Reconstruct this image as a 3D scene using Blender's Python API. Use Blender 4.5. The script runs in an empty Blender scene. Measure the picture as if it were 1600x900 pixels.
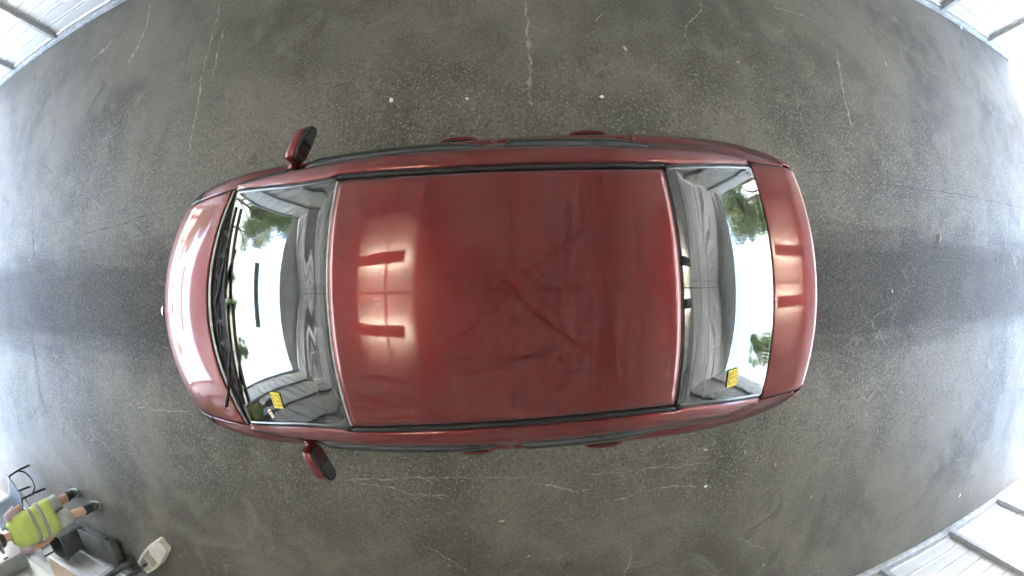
import bpy, bmesh, math, random
import numpy as np
from mathutils import Vector, Matrix

# ------------------------------------------------------------------ camera, sky, sun, exposure
SC = bpy.context.scene
COL = SC.collection
R = math.radians
CAM_H = 3.3
cam_d = bpy.data.cameras.new('camera')
cam = bpy.data.objects.new('camera', cam_d)
COL.objects.link(cam)
cam.location = (0, 0, CAM_H)
cam.rotation_euler = (0, 0, R(-1.2))                # straight down, image right is about +X, image up about +Y
cam_d.type = 'PANO'
cam_d.sensor_width = 36.0
cam_d.sensor_fit = 'HORIZONTAL'
cam_d.clip_start = 0.02
cam_d.clip_end = 2000
def lens(name, value):
    for holder in (getattr(cam_d, 'cycles', None), cam_d):
        if holder is not None and hasattr(holder, name):
            setattr(holder, name, value)
            return
    raise AttributeError(name)
lens('panorama_type', 'FISHEYE_LENS_POLYNOMIAL')
lens('fisheye_fov', R(200))
lens('fisheye_polynomial_k0', 0.0)
lens('fisheye_polynomial_k1', -(1600 / 36.0) / 680.0)
lens('fisheye_polynomial_k2', 0.0)
lens('fisheye_polynomial_k3', 0.0)
lens('fisheye_polynomial_k4', 0.0)
SC.camera = cam

SUN_EL, SUN_AZ = 60.0, -6.0
world = bpy.data.worlds.new('World')
SC.world = world
world.use_nodes = True
wn = world.node_tree
wn.nodes.clear()
sky = wn.nodes.new('ShaderNodeTexSky')
sky.sky_type = 'NISHITA'
sky.sun_disc = False
sky.sun_elevation = R(SUN_EL)
sky.sun_rotation = R(SUN_AZ)
sky.air_density = 1.0
sky.dust_density = 3.0
bg = wn.nodes.new('ShaderNodeBackground')
bg.inputs[1].default_value = 0.15
wo = wn.nodes.new('ShaderNodeOutputWorld')
wn.links.new(sky.outputs[0], bg.inputs[0])
wn.links.new(bg.outputs[0], wo.inputs[0])

sun_d = bpy.data.lights.new('sun', 'SUN')
sun_d.energy = 4.0
sun_d.angle = R(0.5)
sun_d.color = (1.0, 0.95, 0.88)
sun = bpy.data.objects.new('sun', sun_d)
COL.objects.link(sun)
_az, _el = R(SUN_AZ), R(SUN_EL)
_dir = Vector((math.sin(_az) * math.cos(_el), math.cos(_az) * math.cos(_el), math.sin(_el)))
sun.rotation_euler = _dir.to_track_quat('Z', 'Y').to_euler()

SC.view_settings.view_transform = 'Standard'
SC.view_settings.look = 'None'
SC.view_settings.exposure = 4.5
SC.view_settings.gamma = 1.0
SC.render.engine = 'CYCLES'
cy = SC.cycles
cy.use_denoising = True
cy.use_adaptive_sampling = True
cy.adaptive_threshold = 0.02
cy.max_bounces = 7
cy.diffuse_bounces = 4
cy.glossy_bounces = 3
cy.transparent_max_bounces = 12
cy.sample_clamp_indirect = 8.0
cy.caustics_reflective = False
cy.caustics_refractive = False

random.seed(7)
rng = np.random.default_rng(7)

# ------------------------------------------------------------------ helpers
def tag(o, label=None, cat=None, group=None, kind=None):
    if label: o['label'] = label
    if cat: o['category'] = cat
    if group: o['group'] = group
    if kind: o['kind'] = kind
    return o

def empty(name, loc=(0, 0, 0), rz=0.0, parent=None):
    o = bpy.data.objects.new(name, None)
    COL.objects.link(o)
    o.location = loc
    o.rotation_euler = (0, 0, rz)
    o.empty_display_size = 0.1
    if parent: o.parent = parent
    return o

def link_mesh(name, me, mat=None, parent=None, smooth=True, sharp=None):
    o = bpy.data.objects.new(name, me)
    COL.objects.link(o)
    if mat: me.materials.append(mat)
    if smooth:
        me.polygons.foreach_set('use_smooth', [True] * len(me.polygons))
        if sharp is not None:
            me.set_sharp_from_angle(angle=R(sharp))
    if parent: o.parent = parent
    return o

def mesh_from(name, V, F, mat=None, parent=None, smooth=True, sharp=None):
    me = bpy.data.meshes.new(name)
    me.from_pydata([tuple(map(float, v)) for v in V], [], [tuple(map(int, f)) for f in F])
    me.update()
    return link_mesh(name, me, mat, parent, smooth, sharp)

def grid_vf(G, flip=False, mask=None, off=0):
    n, m = G.shape[:2]
    V = G.reshape(-1, 3)
    F = []
    for i in range(n - 1):
        for j in range(m - 1):
            if mask is not None and not mask[i, j]: continue
            a, b, c, d = i * m + j, i * m + j + 1, (i + 1) * m + j + 1, (i + 1) * m + j
            F.append(tuple(off + q for q in ((a, b, c, d) if flip else (a, d, c, b))))
    return V, F

def clean(V, F):
    used = sorted({i for f in F for i in f})
    mp = {u: k for k, u in enumerate(used)}
    return [V[u] for u in used], [tuple(mp[i] for i in f) for f in F]

def panel(name, G, mat, parent, flip=False, mask=None, thick=0.006, sharp=40):
    V, F = grid_vf(G, flip, mask)
    V, F = clean(V, F)
    o = mesh_from(name, V, F, mat, parent, True, sharp)
    if thick:
        md = o.modifiers.new('thickness', 'SOLIDIFY')
        md.thickness = thick
        md.offset = -1
    return o

def bm_obj(name, bm, mat=None, parent=None, smooth=True, sharp=35):
    bmesh.ops.recalc_face_normals(bm, faces=bm.faces)
    me = bpy.data.meshes.new(name)
    bm.to_mesh(me)
    bm.free()
    return link_mesh(name, me, mat, parent, smooth, sharp)

def add_box(bm, c, s, rot=None, bev=0.0):
    r = bmesh.ops.create_cube(bm, size=1.0)
    vs = r['verts']
    bmesh.ops.scale(bm, vec=s, verts=vs)
    if bev > 0:
        es = list({e for v in vs for e in v.link_edges})
        rr = bmesh.ops.bevel(bm, geom=es, offset=bev, segments=2, affect='EDGES', profile=0.5)
        vs = list({v for v in rr['verts']} | {v for v in vs if v.is_valid})
    if rot is not None:
        bmesh.ops.rotate(bm, verts=vs, cent=(0, 0, 0), matrix=rot)
    bmesh.ops.translate(bm, vec=c, verts=vs)
    return vs

def box(name, c, s, mat, parent=None, rot=None, bev=0.0):
    bm = bmesh.new()
    add_box(bm, c, s, rot, bev)
    return bm_obj(name, bm, mat, parent, smooth=bev > 0)

def add_tube(bm, pts, rad, seg=8, caps=True):
    pts = [Vector(p) for p in pts]
    n = len(pts)
    rads = rad if isinstance(rad, (list, tuple)) else [rad] * n
    rings = []
    up = None
    for i, p in enumerate(pts):
        t = (pts[min(i + 1, n - 1)] - pts[max(i - 1, 0)])
        if t.length < 1e-9: t = Vector((0, 0, 1))
        t.normalize()
        if up is None:
            up = t.orthogonal().normalized()
        up = (up - t * up.dot(t))
        if up.length < 1e-6: up = t.orthogonal()
        up.normalize()
        sd = t.cross(up)
        rings.append([bm.verts.new(p + (up * math.cos(2 * math.pi * k / seg) + sd * math.sin(2 * math.pi * k / seg)) * rads[i]) for k in range(seg)])
    for i in range(n - 1):
        for k in range(seg):
            bm.faces.new((rings[i][k], rings[i][(k + 1) % seg], rings[i + 1][(k + 1) % seg], rings[i + 1][k]))
    if caps:
        bm.faces.new(rings[0][::-1])
        bm.faces.new(rings[-1])

def tube(name, pts, rad, mat, parent=None, seg=8):
    bm = bmesh.new()
    add_tube(bm, pts, rad, seg)
    return bm_obj(name, bm, mat, parent, True, 50)

def smooth_pts(pts, n=8):
    P = [np.array(p, float) for p in pts]
    P = [2 * P[0] - P[1]] + P + [2 * P[-1] - P[-2]]
    out = []
    for i in range(1, len(P) - 2):
        for k in range(n):
            t = k / n
            out.append(.5 * ((2 * P[i]) + (-P[i - 1] + P[i + 1]) * t + (2 * P[i - 1] - 5 * P[i] + 4 * P[i + 1] - P[i + 2]) * t * t + (-P[i - 1] + 3 * P[i] - 3 * P[i + 1] + P[i + 2]) * t ** 3))
    out.append(P[-2])
    return out

def add_loft(bm, rings, cap0=True, cap1=True):
    RV = [[bm.verts.new(p) for p in r] for r in rings]
    n = len(RV[0])
    for i in range(len(RV) - 1):
        for k in range(n):
            bm.faces.new((RV[i][k], RV[i][(k + 1) % n], RV[i + 1][(k + 1) % n], RV[i + 1][k]))
    if cap0: bm.faces.new(RV[0][::-1])
    if cap1: bm.faces.new(RV[-1])

def ell(c, a, b, n=18, p=2.0, ux=(1, 0, 0), uy=(0, 1, 0)):
    c, ux, uy = Vector(c), Vector(ux), Vector(uy)
    o = []
    for k in range(n):
        t = 2 * math.pi * k / n
        ct, st = math.cos(t), math.sin(t)
        o.append(c + ux * (a * math.copysign(abs(ct) ** (2 / p), ct)) + uy * (b * math.copysign(abs(st) ** (2 / p), st)))
    return o

# ------------------------------------------------------------------ materials
class NT:
    def __init__(s, name):
        s.m = bpy.data.materials.new(name)
        s.m.use_nodes = True
        s.t = s.m.node_tree
        s.t.nodes.clear()
        s.out = s.n('ShaderNodeOutputMaterial')
    def n(s, typ, **kw):
        nd = s.t.nodes.new(typ)
        for k, v in kw.items():
            if k.startswith('i_'):
                nd.inputs[k[2:].replace('__', ' ')].default_value = v
            else: setattr(nd, k, v)
        return nd
    def l(s, a, b): s.t.links.new(a, b)
    def math(s, op, a, b=None, clamp=False):
        nd = s.n('ShaderNodeMath', operation=op, use_clamp=clamp)
        for i, q in enumerate((a, b)):
            if q is None: continue
            if isinstance(q, (int, float)): nd.inputs[i].default_value = q
            else: s.l(q, nd.inputs[i])
        return nd.outputs[0]
    def ramp(s, v, a, b, clamp=True):
        nd = s.n('ShaderNodeMapRange', clamp=clamp, interpolation_type='SMOOTHSTEP')
        s.l(v, nd.inputs[0])
        nd.inputs[1].default_value, nd.inputs[2].default_value = a, b
        return nd.outputs[0]
    def mix(s, f, a, b, blend='MIX'):
        nd = s.n('ShaderNodeMix', data_type='RGBA', blend_type=blend)
        for sock, q in ((nd.inputs[0], f), (nd.inputs[6], a), (nd.inputs[7], b)):
            if isinstance(q, (int, float)): sock.default_value = q
            elif isinstance(q, (tuple, list)): sock.default_value = (*q[:3], 1)
            else: s.l(q, sock)
        return nd.outputs[2]
    def noise(s, vec, scale, detail=4, rough=0.55, dist=0.0):
        nd = s.n('ShaderNodeTexNoise')
        nd.inputs['Scale'].default_value = scale
        nd.inputs['Detail'].default_value = detail
        nd.inputs['Roughness'].default_value = rough
        nd.inputs['Distortion'].default_value = dist
        if vec is not None: s.l(vec, nd.inputs['Vector'])
        return nd.outputs[0]
    def coords(s, kind='Object'):
        return s.n('ShaderNodeTexCoord').outputs[kind]
    def mapped(s, vec, scale):
        nd = s.n('ShaderNodeMapping')
        nd.inputs['Scale'].default_value = scale
        s.l(vec, nd.inputs[0])
        return nd.outputs[0]

def simple(name, col, rough=0.5, metal=0.0, var=0.12, nscale=6.0, coat=0.0, bump=0.0, bscale=60.0, spec=0.5, emit=None, estr=0.0):
    t = NT(name)
    p = t.n('ShaderNodeBsdfPrincipled')
    c = t.coords()
    nz = t.noise(c, nscale, 5)
    f = t.ramp(nz, 0.3, 0.7)
    lo = tuple(q * (1 - var) for q in col)
    hi = tuple(min(1, q * (1 + var)) for q in col)
    t.l(t.mix(f, lo, hi), p.inputs['Base Color'])
    p.inputs['Roughness'].default_value = rough
    p.inputs['Metallic'].default_value = metal
    p.inputs['Specular IOR Level'].default_value = spec
    p.inputs['Coat Weight'].default_value = coat
    p.inputs['Coat Roughness'].default_value = 0.03
    if bump:
        b = t.n('ShaderNodeBump')
        b.inputs['Strength'].default_value = bump
        b.inputs['Distance'].default_value = 0.01
        t.l(t.noise(c, bscale, 4), b.inputs['Height'])
        t.l(b.outputs[0], p.inputs['Normal'])
    if emit:
        p.inputs['Emission Color'].default_value = (*emit, 1)
        p.inputs['Emission Strength'].default_value = estr
    t.l(p.outputs[0], t.out.inputs[0])
    return t.m

def paint_mat(name, col, flake=(0.32, 0.022, 0.024)):
    t = NT(name)
    p = t.n('ShaderNodeBsdfPrincipled')
    c = t.coords()
    v = t.n('ShaderNodeTexVoronoi')
    v.inputs['Scale'].default_value = 900
    t.l(c, v.inputs['Vector'])
    f = t.math('MULTIPLY', t.ramp(v.outputs['Distance'], 0.1, 0.5), 0.25)
    dust = t.math('MULTIPLY', t.ramp(t.noise(c, 3.0, 6), 0.45, 0.8), 0.06)
    base = t.mix(f, col, flake)
    t.l(t.mix(dust, base, (0.3, 0.25, 0.22)), p.inputs['Base Color'])
    p.inputs['Metallic'].default_value = 0.7
    t.l(t.math('ADD', t.math('MULTIPLY', t.noise(c, 4.0, 4), 0.12), 0.32), p.inputs['Roughness'])
    p.inputs['Coat Weight'].default_value = 1.0
    p.inputs['Coat Roughness'].default_value = 0.05
    p.inputs['Coat IOR'].default_value = 1.56
    b = t.n('ShaderNodeBump')
    b.inputs['Strength'].default_value = 0.004
    b.inputs['Distance'].default_value = 0.002
    t.l(t.noise(c, 45.0, 3), b.inputs['Height'])
    t.l(b.outputs[0], p.inputs['Coat Normal'])
    t.l(p.outputs[0], t.out.inputs[0])
    return t.m

def glass_mat(name, tint=(0.5, 0.56, 0.54), ior=2.05, rough=0.0):
    t = NT(name)
    tr = t.n('ShaderNodeBsdfTransparent')
    tr.inputs[0].default_value = (*tint, 1)
    gl = t.n('ShaderNodeBsdfGlossy')
    gl.inputs['Roughness'].default_value = rough
    gl.inputs['Color'].default_value = (0.95, 0.98, 1, 1)
    df = t.n('ShaderNodeBsdfDiffuse')
    df.inputs[0].default_value = (0.35, 0.36, 0.35, 1)
    fr = t.n('ShaderNodeFresnel')
    fr.inputs[0].default_value = ior
    c = t.coords()
    dirt = t.math('MULTIPLY', t.ramp(t.noise(c, 5.0, 6), 0.35, 0.8), 0.05)
    m0 = t.n('ShaderNodeMixShader')
    t.l(dirt, m0.inputs[0]); t.l(tr.outputs[0], m0.inputs[1]); t.l(df.outputs[0], m0.inputs[2])
    m1 = t.n('ShaderNodeMixShader')
    t.l(fr.outputs[0], m1.inputs[0]); t.l(m0.outputs[0], m1.inputs[1]); t.l(gl.outputs[0], m1.inputs[2])
    t.l(m1.outputs[0], t.out.inputs[0])
    return t.m

def asphalt_mat():
    t = NT('asphalt')
    p = t.n('ShaderNodeBsdfPrincipled')
    c = t.coords()
    sep = t.n('ShaderNodeSeparateXYZ'); t.l(c, sep.inputs[0])
    X, Y = sep.outputs[0], sep.outputs[1]
    big = t.noise(c, 0.55, 4, 0.6, 0.4)
    mid = t.noise(c, 2.6, 5, 0.62, 0.6)
    base = t.mix(t.ramp(big, 0.36, 0.64), (0.075, 0.069, 0.051), (0.155, 0.141, 0.108))
    base = t.mix(t.math('MULTIPLY', t.ramp(mid, 0.42, 0.72), 0.55), base, (0.19, 0.168, 0.128))
    # dry dust drifted towards the long walls
    aY = t.math('ABSOLUTE', Y)
    dn = t.math('ADD', aY, t.math('MULTIPLY', t.math('SUBTRACT', t.noise(c, 1.1, 5, 0.65, 0.8), 0.5), 2.6))
    dust = t.math('MULTIPLY', t.ramp(dn, 2.4, 4.4), 0.42)
    base = t.mix(dust, base, (0.20, 0.185, 0.155))
    patch = t.ramp(t.noise(t.mapped(c, (1, 1, 1)), 0.9, 5, 0.6, 1.4), 0.60, 0.72)
    base = t.mix(t.math('MULTIPLY', patch, 0.75), base, (0.19, 0.17, 0.135))
    # oily, rubbed lane in the middle, streaked along the driving direction
    st = t.noise(t.mapped(c, (0.35, 3.0, 1)), 1.6, 6, 0.6, 0.3)
    lane = t.math('SUBTRACT', 1.0, t.ramp(t.math('ADD', t.math('ABSOLUTE', t.math('ADD', Y, 0.08)), t.math('MULTIPLY', t.math('SUBTRACT', st, 0.5), 0.7)), 0.30, 0.85))
    base = t.mix(t.math('MULTIPLY', lane, 0.72), base, (0.046, 0.043, 0.042))
    spots = t.ramp(t.noise(c, 1.7, 3, 0.5, 1.0), 0.64, 0.74)
    base = t.mix(t.math('MULTIPLY', spots, 0.5), base, (0.045, 0.042, 0.038))
    # aggregate, exposed where tyres have polished the binder off
    v = t.n('ShaderNodeTexVoronoi'); v.inputs['Scale'].default_value = 48; t.l(c, v.inputs['Vector'])
    vs = t.n('ShaderNodeSeparateColor'); t.l(v.outputs['Color'], vs.inputs[0])
    stone = t.math('MULTIPLY', t.math('SUBTRACT', 1.0, t.ramp(v.outputs['Distance'], 0.25, 0.62)), t.ramp(vs.outputs[0], 0.25, 0.9))
    agg = t.math('SUBTRACT', 1.0, t.ramp(t.math('ADD', aY, t.math('MULTIPLY', t.math('SUBTRACT', big, 0.5), 2.2)), 1.35, 2.3))
    aggm = t.math('MULTIPLY', t.math('ADD', t.math('MULTIPLY', agg, 0.62), 0.14), t.math('SUBTRACT', 1.0, t.math('MULTIPLY', lane, 0.55)))
    scol = t.mix(vs.outputs[1], (0.20, 0.175, 0.125), (0.36, 0.315, 0.23))
    base = t.mix(t.math('MULTIPLY', stone, aggm), base, scol)
    pits = t.math('MULTIPLY', t.ramp(vs.outputs[2], 0.75, 0.95), 0.5)
    base = t.mix(t.math('MULTIPLY', pits, t.math('ADD', t.math('MULTIPLY', agg, 0.6), 0.3)), base, (0.04, 0.038, 0.034))
    gr = t.noise(c, 38, 3, 0.75)
    base = t.mix(t.math('MULTIPLY', t.ramp(gr, 0.50, 0.72), 0.45), base, (0.24, 0.22, 0.18))
    base = t.mix(t.math('MULTIPLY', t.math('SUBTRACT', 1.0, t.ramp(gr, 0.30, 0.48)), 0.55), base, (0.045, 0.042, 0.036))
    # craquelure filled with pale sand
    wv = t.n('ShaderNodeVectorMath', operation='ADD')
    nz = t.n('ShaderNodeTexNoise'); nz.inputs['Scale'].default_value = 1.6; nz.inputs['Detail'].default_value = 5; t.l(c, nz.inputs['Vector'])
    sc = t.n('ShaderNodeVectorMath', operation='SCALE'); sc.inputs['Scale'].default_value = 0.9
    t.l(nz.outputs['Color'], sc.inputs[0]); t.l(c, wv.inputs[0]); t.l(sc.outputs[0], wv.inputs[1])
    ve = t.n('ShaderNodeTexVoronoi', feature='DISTANCE_TO_EDGE'); ve.inputs['Scale'].default_value = 2.1; t.l(wv.outputs[0], ve.inputs['Vector'])
    cr = t.math('SUBTRACT', 1.0, t.ramp(ve.outputs['Distance'], 0.004, 0.028))
    cm = t.ramp(t.noise(c, 0.75, 4, 0.6, 0.6), 0.55, 0.68)
    crk = t.math('MULTIPLY', cr, cm)
    base = t.mix(t.math('MULTIPLY', crk, 0.40), base, (0.29, 0.265, 0.215))
    t.l(base, p.inputs['Base Color'])
    t.l(t.math('ADD', t.math('MULTIPLY', t.noise(c, 3.0, 4), 0.25), 0.46), p.inputs['Roughness'])
    t.l(t.math('SUBTRACT', 0.42, t.math('MULTIPLY', lane, 0.27)), p.inputs['Specular IOR Level'])
    b = t.n('ShaderNodeBump'); b.inputs['Strength'].default_value = 0.55; b.inputs['Distance'].default_value = 0.006
    h = t.math('ADD', t.math('MULTIPLY', t.noise(c, 55, 3, 0.7), 0.7), t.math('MULTIPLY', stone, 0.6))
    h = t.math('SUBTRACT', h, t.math('MULTIPLY', crk, 0.8))
    t.l(h, b.inputs['Height'])
    t.l(b.outputs[0], p.inputs['Normal'])
    t.l(p.outputs[0], t.out.inputs[0])
    return t.m

def yard_mat():
    t = NT('yard_ground')
    p = t.n('ShaderNodeBsdfPrincipled')
    c = t.coords()
    ln = t.n('ShaderNodeVectorMath', operation='LENGTH'); t.l(c, ln.inputs[0])
    d = t.math('ADD', ln.outputs['Value'], t.math('MULTIPLY', t.noise(c, 0.15, 4), 14.0))
    con = t.mix(t.noise(c, 1.2, 7, 0.65), (0.42, 0.41, 0.38), (0.55, 0.54, 0.50))
    gr = t.mix(t.noise(c, 3.0, 6), (0.045, 0.07, 0.02), (0.09, 0.12, 0.04))
    t.l(t.mix(t.ramp(d, 30, 36), con, gr), p.inputs['Base Color'])
    p.inputs['Roughness'].default_value = 0.9
    t.l(p.outputs[0], t.out.inputs[0])
    return t.m

def wall_mat(name, col, rough=0.45):
    t = NT(name)
    p = t.n('ShaderNodeBsdfPrincipled')
    c = t.coords()
    sep = t.n('ShaderNodeSeparateXYZ'); t.l(c, sep.inputs[0])
    n1 = t.noise(t.mapped(c, (0.5, 1, 6)), 2.0, 7, 0.6)
    n2 = t.noise(c, 7, 6, 0.65, 0.4)
    k = t.mix(t.ramp(n1, 0.35, 0.75), col, tuple(q * 0.88 for q in col))
    # splashed dirt, thinning out a hand's breadth above the floor
    sp = t.math('MULTIPLY', t.math('SUBTRACT', 1.0, t.ramp(t.math('ADD', sep.outputs[2], t.math('MULTIPLY', n2, 0.35)), 0.12, 0.5)), 0.5)
    k = t.mix(sp, k, (0.42, 0.40, 0.36))
    t.l(k, p.inputs['Base Color'])
    p.inputs['Roughness'].default_value = rough
    t.l(p.outputs[0], t.out.inputs[0])
    return t.m

def leaf_mat(name, a, b):
    t = NT(name)
    p = t.n('ShaderNodeBsdfPrincipled')
    oi = t.n('ShaderNodeNewGeometry')
    t.l(t.mix(oi.outputs['Random Per Island'], a, b), p.inputs['Base Color'])
    p.inputs['Roughness'].default_value = 0.6
    t.l(p.outputs[0], t.out.inputs[0])
    return t.m

M = {}
M['paint'] = paint_mat('dark_red_metallic_paint', (0.108, 0.0065, 0.0075))
M['glass'] = glass_mat('car_glass')
M['sideglass'] = glass_mat('tinted_side_glass', (0.22, 0.25, 0.24), 1.6)
M['blackp'] = simple('black_trim_plastic', (0.016, 0.015, 0.015), 0.62, var=0.3, nscale=30)
M['blackg'] = simple('black_gloss', (0.010, 0.010, 0.011), 0.12, coat=0.6)
M['visor'] = simple('smoked_visor', (0.018, 0.018, 0.016), 0.10, coat=0.8)
M['rubber'] = simple('tyre_rubber', (0.02, 0.02, 0.02), 0.8, bump=0.3)
M['chrome'] = simple('bright_metal', (0.75, 0.75, 0.77), 0.15, metal=1.0, var=0.05)
M['alloy'] = simple('alloy_wheel', (0.5, 0.5, 0.51), 0.3, metal=0.9, var=0.1)
M['trimgrey'] = simple('grey_seal', (0.42, 0.42, 0.42), 0.4, var=0.2, nscale=20)
M['interior'] = simple('interior_grey', (0.085, 0.09, 0.09), 0.8, var=0.2, bump=0.2, bscale=150)
M['interior_l'] = simple('interior_cloth', (0.13, 0.135, 0.125), 0.9, var=0.2, bump=0.3, bscale=200)
M['shell'] = simple('dark_underbody', (0.012, 0.012, 0.012), 0.9)
M['lens'] = glass_mat('lamp_lens', (0.85, 0.88, 0.9), 1.5)
M['tail'] = simple('tail_lamp_red', (0.35, 0.01, 0.01), 0.12, coat=0.8)
M['mirror'] = simple('mirror_glass', (0.55, 0.56, 0.58), 0.02, metal=1.0, var=0.02)
M['asphalt'] = asphalt_mat()
M['yard'] = yard_mat()
M['sand'] = simple('sand_in_cracks', (0.27, 0.25, 0.205), 0.95, var=0.35, nscale=14)
M['tar'] = simple('open_crack', (0.06, 0.055, 0.05), 0.9, var=0.3, nscale=14)
M['wall'] = wall_mat('white_wall_sheet', (0.60, 0.61, 0.62))
M['post'] = simple('grey_steel_post', (0.34, 0.345, 0.35), 0.5, var=0.2, nscale=9)
M['sill'] = simple('galvanised_sill', (0.38, 0.39, 0.39), 0.55, var=0.25, nscale=7)
M['roofm'] = simple('roof_sheet_underside', (0.70, 0.715, 0.72), 0.5, metal=0.0, var=0.12, nscale=2.5)
M['rafter'] = simple('rafter_steel', (0.50, 0.51, 0.51), 0.55, var=0.1)
M['housing'] = simple('lamp_housing_grey', (0.10, 0.10, 0.10), 0.5)
M['purlin'] = simple('painted_purlin', (0.62, 0.63, 0.63), 0.55, var=0.08)
M['mount'] = simple('mount_arm_steel', (0.10, 0.10, 0.105), 0.5)
M['reflector'] = simple('reflector_panel_white', (0.8, 0.79, 0.75), 0.6, var=0.03)
M['tubelight'] = simple('lit_lamp_tube', (0.9, 0.9, 0.9), 0.5, emit=(1.0, 0.90, 0.72), estr=12.0)

# ------------------------------------------------------------------ ground and shed
XL, XR = -10.6, 9.3
YT, YB = 4.12, -3.70          # inner faces of the two long walls
YM, YW = (YT + YB) / 2, (YT - YB) / 2
EAVE, RIDGE = 3.85, 4.75
def sheet(name, x0, x1, y0, y1, z, mat):
    o = mesh_from(name, [(x0, y0, z), (x1, y0, z), (x1, y1, z), (x0, y1, z)], [(0, 1, 2, 3)], mat, None, False)
    tag(o, kind='structure')
    return o
sheet('ground', -900, 900, -900, 900, -0.012, M['yard'])
floor = sheet('floor', XL - 0.3, XR + 0.1, YB - 0.05, YT + 0.05, 0.0, M['asphalt'])

def wall_board_mesh(length, pitch):
    # one ribbed course: flat sheet with a stepped lap at its lower edge (profile in y-z, extruded along x)
    prof = [(-0.020, 0.0), (-0.020, 0.020), (0.012, 0.026), (0.016, 0.036), (0.006, 0.055), (0.004, pitch - 0.010), (0.0, pitch), (-0.030, pitch - 0.0005), (-0.030, 0.0)]
    V = [(x, y, z) for x in (0, length) for (y, z) in prof]
    n = len(prof)
    F = [(k, (k + 1) % n, n + (k + 1) % n, n + k) for k in range(n)] + [tuple(range(n))[::-1], tuple(range(n, 2 * n))]
    me = bpy.data.meshes.new('board')
    me.from_pydata(V, [], F)
    bm = bmesh.new(); bm.from_mesh(me); bmesh.ops.recalc_face_normals(bm, faces=bm.faces); bm.to_mesh(me); bm.free()
    me.materials.append(M['wall'])
    return me

def shed_wall(side, posts, label):
    w = empty('shed_wall', (0, YT if side > 0 else YB, 0))
    tag(w, label, 'wall', 'long walls of the shed')
    pitch = 0.252
    me = wall_board_mesh(XR - XL, pitch)
    z = 0.095
    k = 0
    while z + pitch < EAVE + 0.05:
        b = bpy.data.objects.new('board', me); COL.objects.link(b); b.parent = w
        if side < 0:
            b.location = (XL, 0, z)
        else:
            b.location = (XR, 0, z); b.rotation_euler = (0, 0, math.pi)
        z += pitch; k += 1
    pm = None
    for x in posts:
        bm = bmesh.new()
        # lipped channel post
        add_box(bm, (0, 0, (EAVE - 0.06) / 2 + 0.06), (0.085, 0.008, EAVE - 0.06))
        add_box(bm, (-0.0395, -0.034, (EAVE - 0.06) / 2 + 0.06), (0.006, 0.06, EAVE - 0.06))
        add_box(bm, (0.0395, -0.034, (EAVE - 0.06) / 2 + 0.06), (0.006, 0.06, EAVE - 0.06))
        add_box(bm, (0, -0.01, 0.075), (0.16, 0.10, 0.01))
        p = bm_obj('post', bm, M['post'], w, False)
        p.location = (x, -side * 0.088, 0)
        if side > 0: p.rotation_euler = (0, 0, math.pi)
    s = box('sill', ((XL + XR) / 2, -side * 0.03, 0.045), (XR - XL, 0.13, 0.09), M['sill'], w, bev=0.01)
    bm = bmesh.new()
    add_box(bm, ((XL + XR) / 2, -side * 0.045, 0.099), (XR - XL, 0.05, 0.018))
    bm_obj('base_angle', bm, M['post'], w, False)
    return w
shed_wall(1, [-7.05 + 1.7 * k for k in range(-2, 10)], 'white ribbed metal wall with grey posts along the passenger side of the car')
shed_wall(-1, [6.23 - 1.66 * k for k in range(-1, 11)], 'white ribbed metal wall with grey posts behind the person in the vest')

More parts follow.
